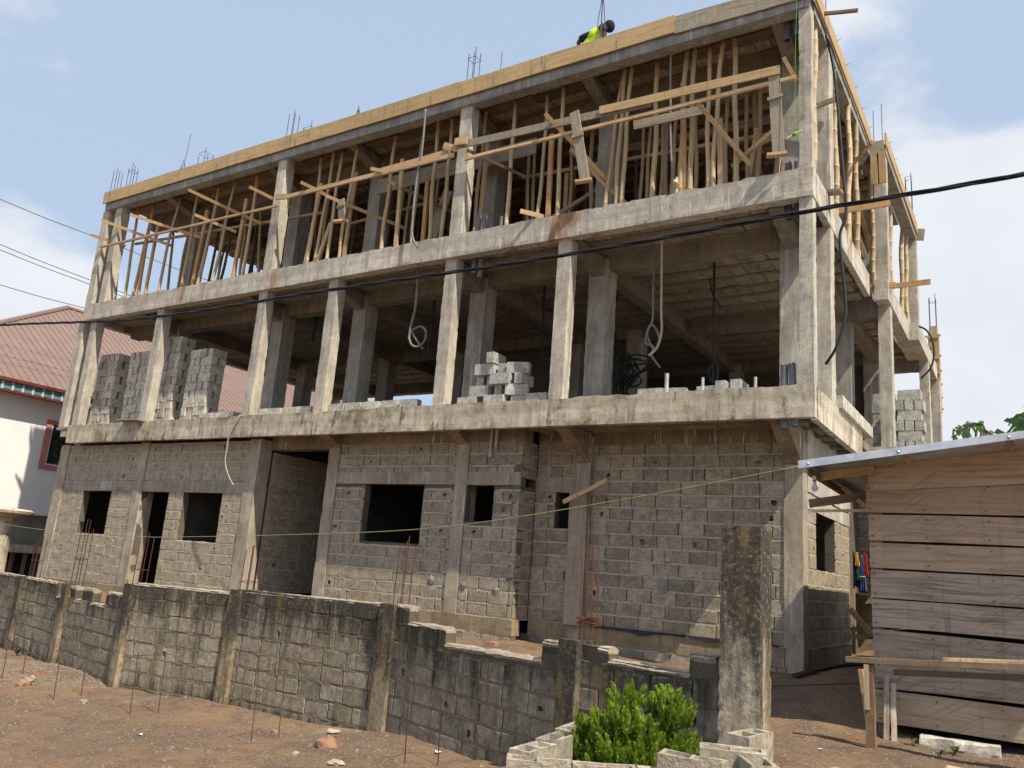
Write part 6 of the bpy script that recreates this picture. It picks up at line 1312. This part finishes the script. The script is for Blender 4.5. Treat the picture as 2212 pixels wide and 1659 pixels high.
# ================================================================ NEIGHBOUR HOUSE on the left
NH = thing('neighbour_house', 'white plastered neighbouring house with a brown red metal hip roof at the left', 'house', (-29, 20, -2))
b = MB(); b.box(-39, -27, 11.2, 42, 0.70, 4.40); b.build('upper_wall', M['plaster'], NH)
b = MB(); b.box(-39, -28.2, 12.4, 41, -2.3, 0.70); b.build('lower_wall', M['greyplaster'], NH)
b = MB(); b.box(-28.15, -26.95, 12.0, 41, -0.50, -0.26); b.build('ledge', M['slab1'], NH)
b = MB(); b.box(-28.17, -28.1, 14.2, 16.4, -1.9, -0.55); b.build('lower_window', M['glass'], NH)
for y in (14.35, 14.75, 15.1): bb = MB(); bb.box(-28.09, -28.0, y, y+0.1, -1.9, -0.55); bb.build('shutter', M['pink'] if y == 14.35 else M['greyplaster'], NH)
fr = thing  # window on the upper wall
b = MB(); b.box(-26.998, -26.95, 14.08, 14.26, 2.16, 3.75); b.box(-26.998, -26.95, 15.9, 16.1, 2.16, 3.75); b.box(-26.998, -26.95, 14.26, 15.9, 2.16, 2.30); b.box(-26.998, -26.95, 14.26, 15.9, 3.60, 3.75); wf = b.build('window', M['pink'], NH)
b = MB(); b.box(-26.99, -26.965, 14.26, 14.30, 2.30, 3.6); b.box(-26.99, -26.965, 14.3, 15.86, 2.30, 2.34); b.build('frame', M['white'], wf); b = MB(); b.box(-26.995, -26.975, 14.30, 15.9, 2.34, 3.6); b.build('pane', M['glass'], wf)
b = MB()
for i in range(12):
    y = 14.42+(i % 4)*0.38; z = 2.5+(i//4)*0.38; pts = [(-26.94, y+0.12*(1-k/14)*cos(k*0.75), z+0.14*(1-k/14)*sin(k*0.75)) for k in range(13)]; b.tube(pts, 0.010, 4)
for y in (14.36, 14.75, 15.13, 15.5): b.tube([(-26.93, y, 2.34), (-26.93, y, 3.58)], 0.009, 4)
b.build('grille', M['iron'], wf, smooth=True)
# roof planes with raised ribs
EX, EZ, SL = -26.45, 4.68, 0.685; RXr, RZr = -33.0, 4.68+6.55*0.685
def rp(x, y): return Vector((x, y, EZ+(EX-x)*SL))
roof = MB(); y_h0, y_h1 = 9.05, 17.1
roof.v = [tuple(rp(EX, y_h0)), tuple(rp(EX, 43)), tuple(rp(RXr, 41)), tuple(rp(RXr, y_h1)), (-39.55, y_h0, EZ), (-39.55, 43, EZ)]; roof.f = [(0, 1, 2, 3), (0, 3, 4), (3, 2, 5, 4), (1, 5, 2), (0, 4, 5, 1)]; roof.mi = [0]*5; ro = roof.build('roof', M['roof'], NH)
nrm = Vector((SL, 0, 1)).normalized(); sl_ = (rp(RXr, 0)-rp(EX, 0)).normalized(); y = y_h0+0.35; ribs = []
b = MB()
while y < 42.5:
    xt = RXr if y > y_h1 else EX+(RXr-EX)*(y-y_h0)/(y_h1-y_h0); p0 = rp(EX+0.03, y); p1 = rp(xt, y); k = nrm*0.035
    w1, w2 = Vector((0, 0.035, 0)), Vector((0, 0.018, 0)); n0 = len(b.v); b.v += [tuple(p0-w1), tuple(p0-w2+k), tuple(p0+w2+k), tuple(p0+w1), tuple(p1-w1), tuple(p1-w2+k), tuple(p1+w2+k), tuple(p1+w1)]
    b.f += [(n0, n0+1, n0+5, n0+4), (n0+1, n0+2, n0+6, n0+5), (n0+2, n0+3, n0+7, n0+6), (n0, n0+3, n0+2, n0+1), (n0+4, n0+5, n0+6, n0+7)]; b.mi += [0]*5; y += 0.265
b.build('roof_ribs', M['roof'], ro)
def ridge(a, c_, r_=0.09):
    b = MB(); b.tube([a, c_], r_, 6); b.build('ridge_cap', M['roof'], ro)
ridge(rp(EX, y_h0)+Vector((0, 0, .02)), rp(RXr, y_h1)+Vector((0, 0, .04))); ridge(rp(RXr, y_h1)+Vector((0, 0, .04)), rp(RXr, 41)+Vector((0, 0, .04))); 
b = MB(); b.box(-26.50, -26.42, y_h0, 43, 4.60, 4.70); b.build('gutter', M['rooftrim'], NH); b = MB(); b.box(-26.56, -26.47, y_h0, 43, 4.28, 4.34); b.build('fascia_trim', M['rooftrim'], NH); b = MB(); b.box(-26.56, -26.52, y_h0, 43, 4.34, 4.60); fs = b.build('fascia', M['soffstrip'], NH)
b = MB(); y = y_h0+.1
while y < 42: b.box(-26.52, -26.50, y, y+0.07, 4.345, 4.595); y += 0.31
b.build('fascia_ribs', M['soffrib'], fs); b = MB(); b.box(-27.02, -26.52, y_h0, 43, 4.33, 4.36); b.box(-39.5, -26.52, y_h0, 11.3, 4.33, 4.36); b.build('eave_soffit', M['rooftrim'], NH)
NH.scale = (0.926, 0.926, 0.926); NH.location = NH.location*0.926
# stone post with a cap at far left
SP = thing('capped_post', 'weathered round concrete post with a flat spreading cap at the far left edge', 'post', (-22.5, 11.2, -2)); 
def lathe(name, prof, cx_, cy_, mat, par, n_=20):
    b = MB()
    for r_, z in prof:
        for k in range(n_): a = 2*pi*k/n_; b.v.append((cx_+cos(a)*r_, cy_+sin(a)*r_, z))
    for i in range(len(prof)-1):
        for k in range(n_): k2 = (k+1) % n_; b.f.append((i*n_+k, i*n_+k2, (i+1)*n_+k2, (i+1)*n_+k)); b.mi.append(0)
    b.f += [tuple(range(n_))[::-1], tuple(range((len(prof)-1)*n_, len(prof)*n_))]; b.mi += [0, 0]; return b.build(name, mat, par, smooth=False)
lathe('shaft', [(0.22, -2.2), (0.21, -1.0), (0.17, -0.1), (0.15, 0.26), (0.16, 0.27), (0.15, 0.46)], -22.5, 11.22, M['slab1'], SP); lathe('cap', [(0.16, 0.44), (0.22, 0.47), (0.28, 0.50), (0.30, 0.52), (0.58, 0.56), (0.60, 0.62), (0.52, 0.67), (0.1, 0.69)], -22.5, 11.22, M['slab1'], SP)

# ================================================================ OVERHEAD LINES
cab = [(-20.14-9, 9.0, 5.25), (-20.14, 9.0, 4.72), (-14.68, 9, 4.31), (-9.66, 9, 4.26), (-5.33, 9, 4.21), (-1.98, 9, 4.27), (0.06, 9, 4.29), (3.5, 9, 4.42), (9, 9, 4.9)]
sp = smooth_path(cab, 40); b = MB()
for k in range(3):
    pts = []
    L_ = 0
    for i, p in enumerate(sp):
        if i: L_ += (p-sp[i-1]).length
        a = L_*3.2+k*2.094; pts.append(p+Vector((0, cos(a)*0.016, sin(a)*0.016)))
    b.tube(pts, 0.0135, 5)
tag(b.build('power_cable', M['cable'], None, smooth=True), 'thick black twisted power cable crossing the whole picture in front of the building', 'cable')
# thin lines at the left
for i, (a, c_) in enumerate((((-24, 10.01, 9.09), (-24, 12.74, 9.09)), ((-24, 10.27, 7.84), (-24, 12.94, 7.73)), ((-24, 10.3, 7.69), (-24, 12.98, 7.60)), ((-24, 10.49, 6.73), (-24, 12.9, 6.83)))):
    a, c_ = Vector(a), Vector(c_); e = (c_-a); pts = [a-e*2.5+Vector((0, 0, 0.25)), a-e*1.2+Vector((0, 0, .06)), a, a+e*0.5-Vector((0, 0, 0.02)), c_, c_+e*1.5+Vector((0, 0, .05)), c_+e*4+Vector((0, 0, .35))]
    tag(tubeobj('overhead_wire', pts, 0.012, M['wire'], None, 4, 6), ['highest thin wire against the sky at the left', 'upper of two close thin wires at the left', 'lower of two close thin wires at the left', 'lowest thin wire above the red roof'][i], 'wire')
rp_ = [(-24, 9.6, 0.55), (-18.3, 9.5, 0.19), (-14.35, 9.5, 0.16), (-13.03, 9.5, 0.20), (-10.55, 9.5, 0.33), (-7.3, 9.35, 0.54), (-4.5, 9.15, 0.93), (-2.08, 8.8, 1.32)]
tag(tubeobj('rope', rp_, 0.0055, M['rope'], None, 5, 8), 'thin yellow and green cord stretched low across the front to the hut roof', 'cord')

# ================================================================ YARD: bar frames, stones
stk = [((-13.24, 7.02, -1.52), (-13.39, 7.4, -1.72)), ((-11.3, 6.72, -1.45), (-11.39, 7.16, -1.46)), ((-10.11, 7.07, -1.39), (-9.93, 7.36, -1.37)), ((-7.68, 6.97, -1.28), (-7.79, 7.48, -1.32)), ((-5.47, 6.98, -1.29), (-5.26, 7.25, -1.22))]
for i, (a, c_) in enumerate(stk):
    b = MB()
    for (x, y, zt) in (a, c_): b.tube([(x, y, gz(x, y)-0.1), (x-0.04, y, zt+0.02)], 0.0065, 5)
    za, zc = a[2]-0.02, c_[2]-0.02
    if i == 4: za -= 0.17
    pa, pc = Vector((a[0]-0.04, a[1], za)), Vector((c_[0]-0.04, c_[1], zc)); e = (pc-pa)*0.18; b.tube([pa-e, pc+e], 0.0065, 5)
    tag(b.build('setting_out_frame', M['rust'], None), '%s rusty setting-out frame of steel bars from left on the red dirt' % ORD[i], 'steel frame', 'rusty bar frames in the dirt')
def rock(x, y, s_, lab, seed, mat='stone'):
    bm = bmesh.new(); bmesh.ops.create_icosphere(bm, subdivisions=2, radius=1); rg = random.Random(seed); sx, sy, sz = s_*rg.uniform(.8, 1.2), s_*rg.uniform(.7, 1), s_*rg.uniform(.5, .75)
    for v in bm.verts: k = 1+0.45*noise.noise(v.co*1.6+Vector((seed, 0, 0)))+0.15*noise.noise(v.co*4+Vector((0, seed, 0))); v.co = Vector((v.co.x*sx*k, v.co.y*sy*k, v.co.z*sz*k))
    me = bpy.data.meshes.new('rock'); bm.to_mesh(me); bm.free(); me.materials.append(M[mat]); o = bpy.data.objects.new('rock', me); COL.objects.link(o); o.location = (x, y, gz(x, y)+sz*0.3); o.rotation_euler = (0, 0, rg.random()*6)
    return tag(o, lab, 'rock')
rock(-6.55, 7.0, 0.13, 'largest brownish rock on the dirt in front of the boundary wall', 1, 'redearth'); rock(-5.9, 6.45, 0.07, 'pale upright rock at the bottom centre of the dirt', 2); rock(-6.5, 6.5, 0.055, 'pale stone left of the upright rock', 3); rock(-12.6, 7.0, 0.10, 'dark red rock at the far left of the dirt', 4, 'redearth'); rock(-12.9, 7.25, 0.09, 'pale rubble lump at the far left', 5); rock(-10.9, 6.9, 0.06, 'pale stone left of the third bar frame', 6); rock(-8.1, 7.7, 0.05, 'pale stone near the foot of the boundary wall', 7)
rg = random.Random(31); b = MB()
def pebble(x, y, s_):
    z = gz(x, y); n0 = len(b.v); P_ = [Vector((rg.uniform(.6, 1), 0, 0)), Vector((0, rg.uniform(.6, 1), 0)), Vector((-rg.uniform(.6, 1), 0, 0)), Vector((0, -rg.uniform(.6, 1), 0)), Vector((0, 0, rg.uniform(.5, .8)))]; a = rg.random()*6; R_ = Matrix.Rotation(a, 3, 'Z')
    for p in P_: q = R_ @ p*s_; b.v.append((x+q.x, y+q.y, z+q.z))
    for k in range(4): b.f.append((n0+k, n0+(k+1) % 4, n0+4)); b.mi.append(0)
for i in range(4200):
    x = rg.uniform(-17, -3.2); y = rg.uniform(4.5, fy(x)-0.02)
    if noise.noise(Vector((x*0.7, y*0.7, 5))) < rg.uniform(-0.5, 0.3): continue
    pebble(x, y, rg.uniform(0.006, 0.02) if rg.random() < .93 else rg.uniform(0.02, 0.045))
for i in range(1500):
    a = rg.random()*6.3; r_ = rg.random()**0.5; pebble(-13.8+cos(a)*r_*1.9, 7.7+sin(a)*r_*0.75, rg.uniform(0.01, 0.035))
for i in range(900): pebble(rg.uniform(-3, 1), rg.uniform(7.2, 13), rg.uniform(0.006, 0.022))
tag(b.build('gravel', M['stone'], None), 'scattered pale gravel on the dirt', None, None, 'stuff')

# litter
def litter(x, y, s_, mat, lab, name='litter'):
    b = MB(); rg = random.Random(int(abs(x)*77)); z = gz(x, y)+0.008; P_ = [(x+cos(a*1.05)*s_*rg.uniform(.5, 1), y+sin(a*1.05)*s_*rg.uniform(.5, 1), z+rg.uniform(0, s_*0.5)) for a in range(6)]
    b.v = [(x, y, z+s_*0.4)]+P_; b.f = [(0, 1+i, 1+(i+1) % 6) for i in range(6)]; b.mi = [0]*6; return tag(b.build(name, mat, None), lab, 'litter')
litter(-2.02, 8.05, 0.03, M['blue'], 'small blue plastic scrap on the dirt right of the gate pillar'); litter(-1.72, 7.95, 0.025, M['white'], 'small white scrap on the dirt right of the gate pillar'); litter(-1.95, 8.35, 0.03, M['red'], 'small red scrap on the dirt right of the gate pillar')
litter(-7.35, 7.95, 0.10, M['yellow_straw'] if 'yellow_straw' in M else M['cream'], 'clump of pale straw by the foot of the boundary wall', 'straw'); litter(-6.9, 7.3, 0.06, M['cream'], 'pale dry scrap beside the largest rock'); litter(-5.6, 7.7, 0.05, M['white'], 'white scrap near the boundary wall'); litter(-8.9, 6.4, 0.05, M['white'], 'white scrap on the open dirt left of centre')
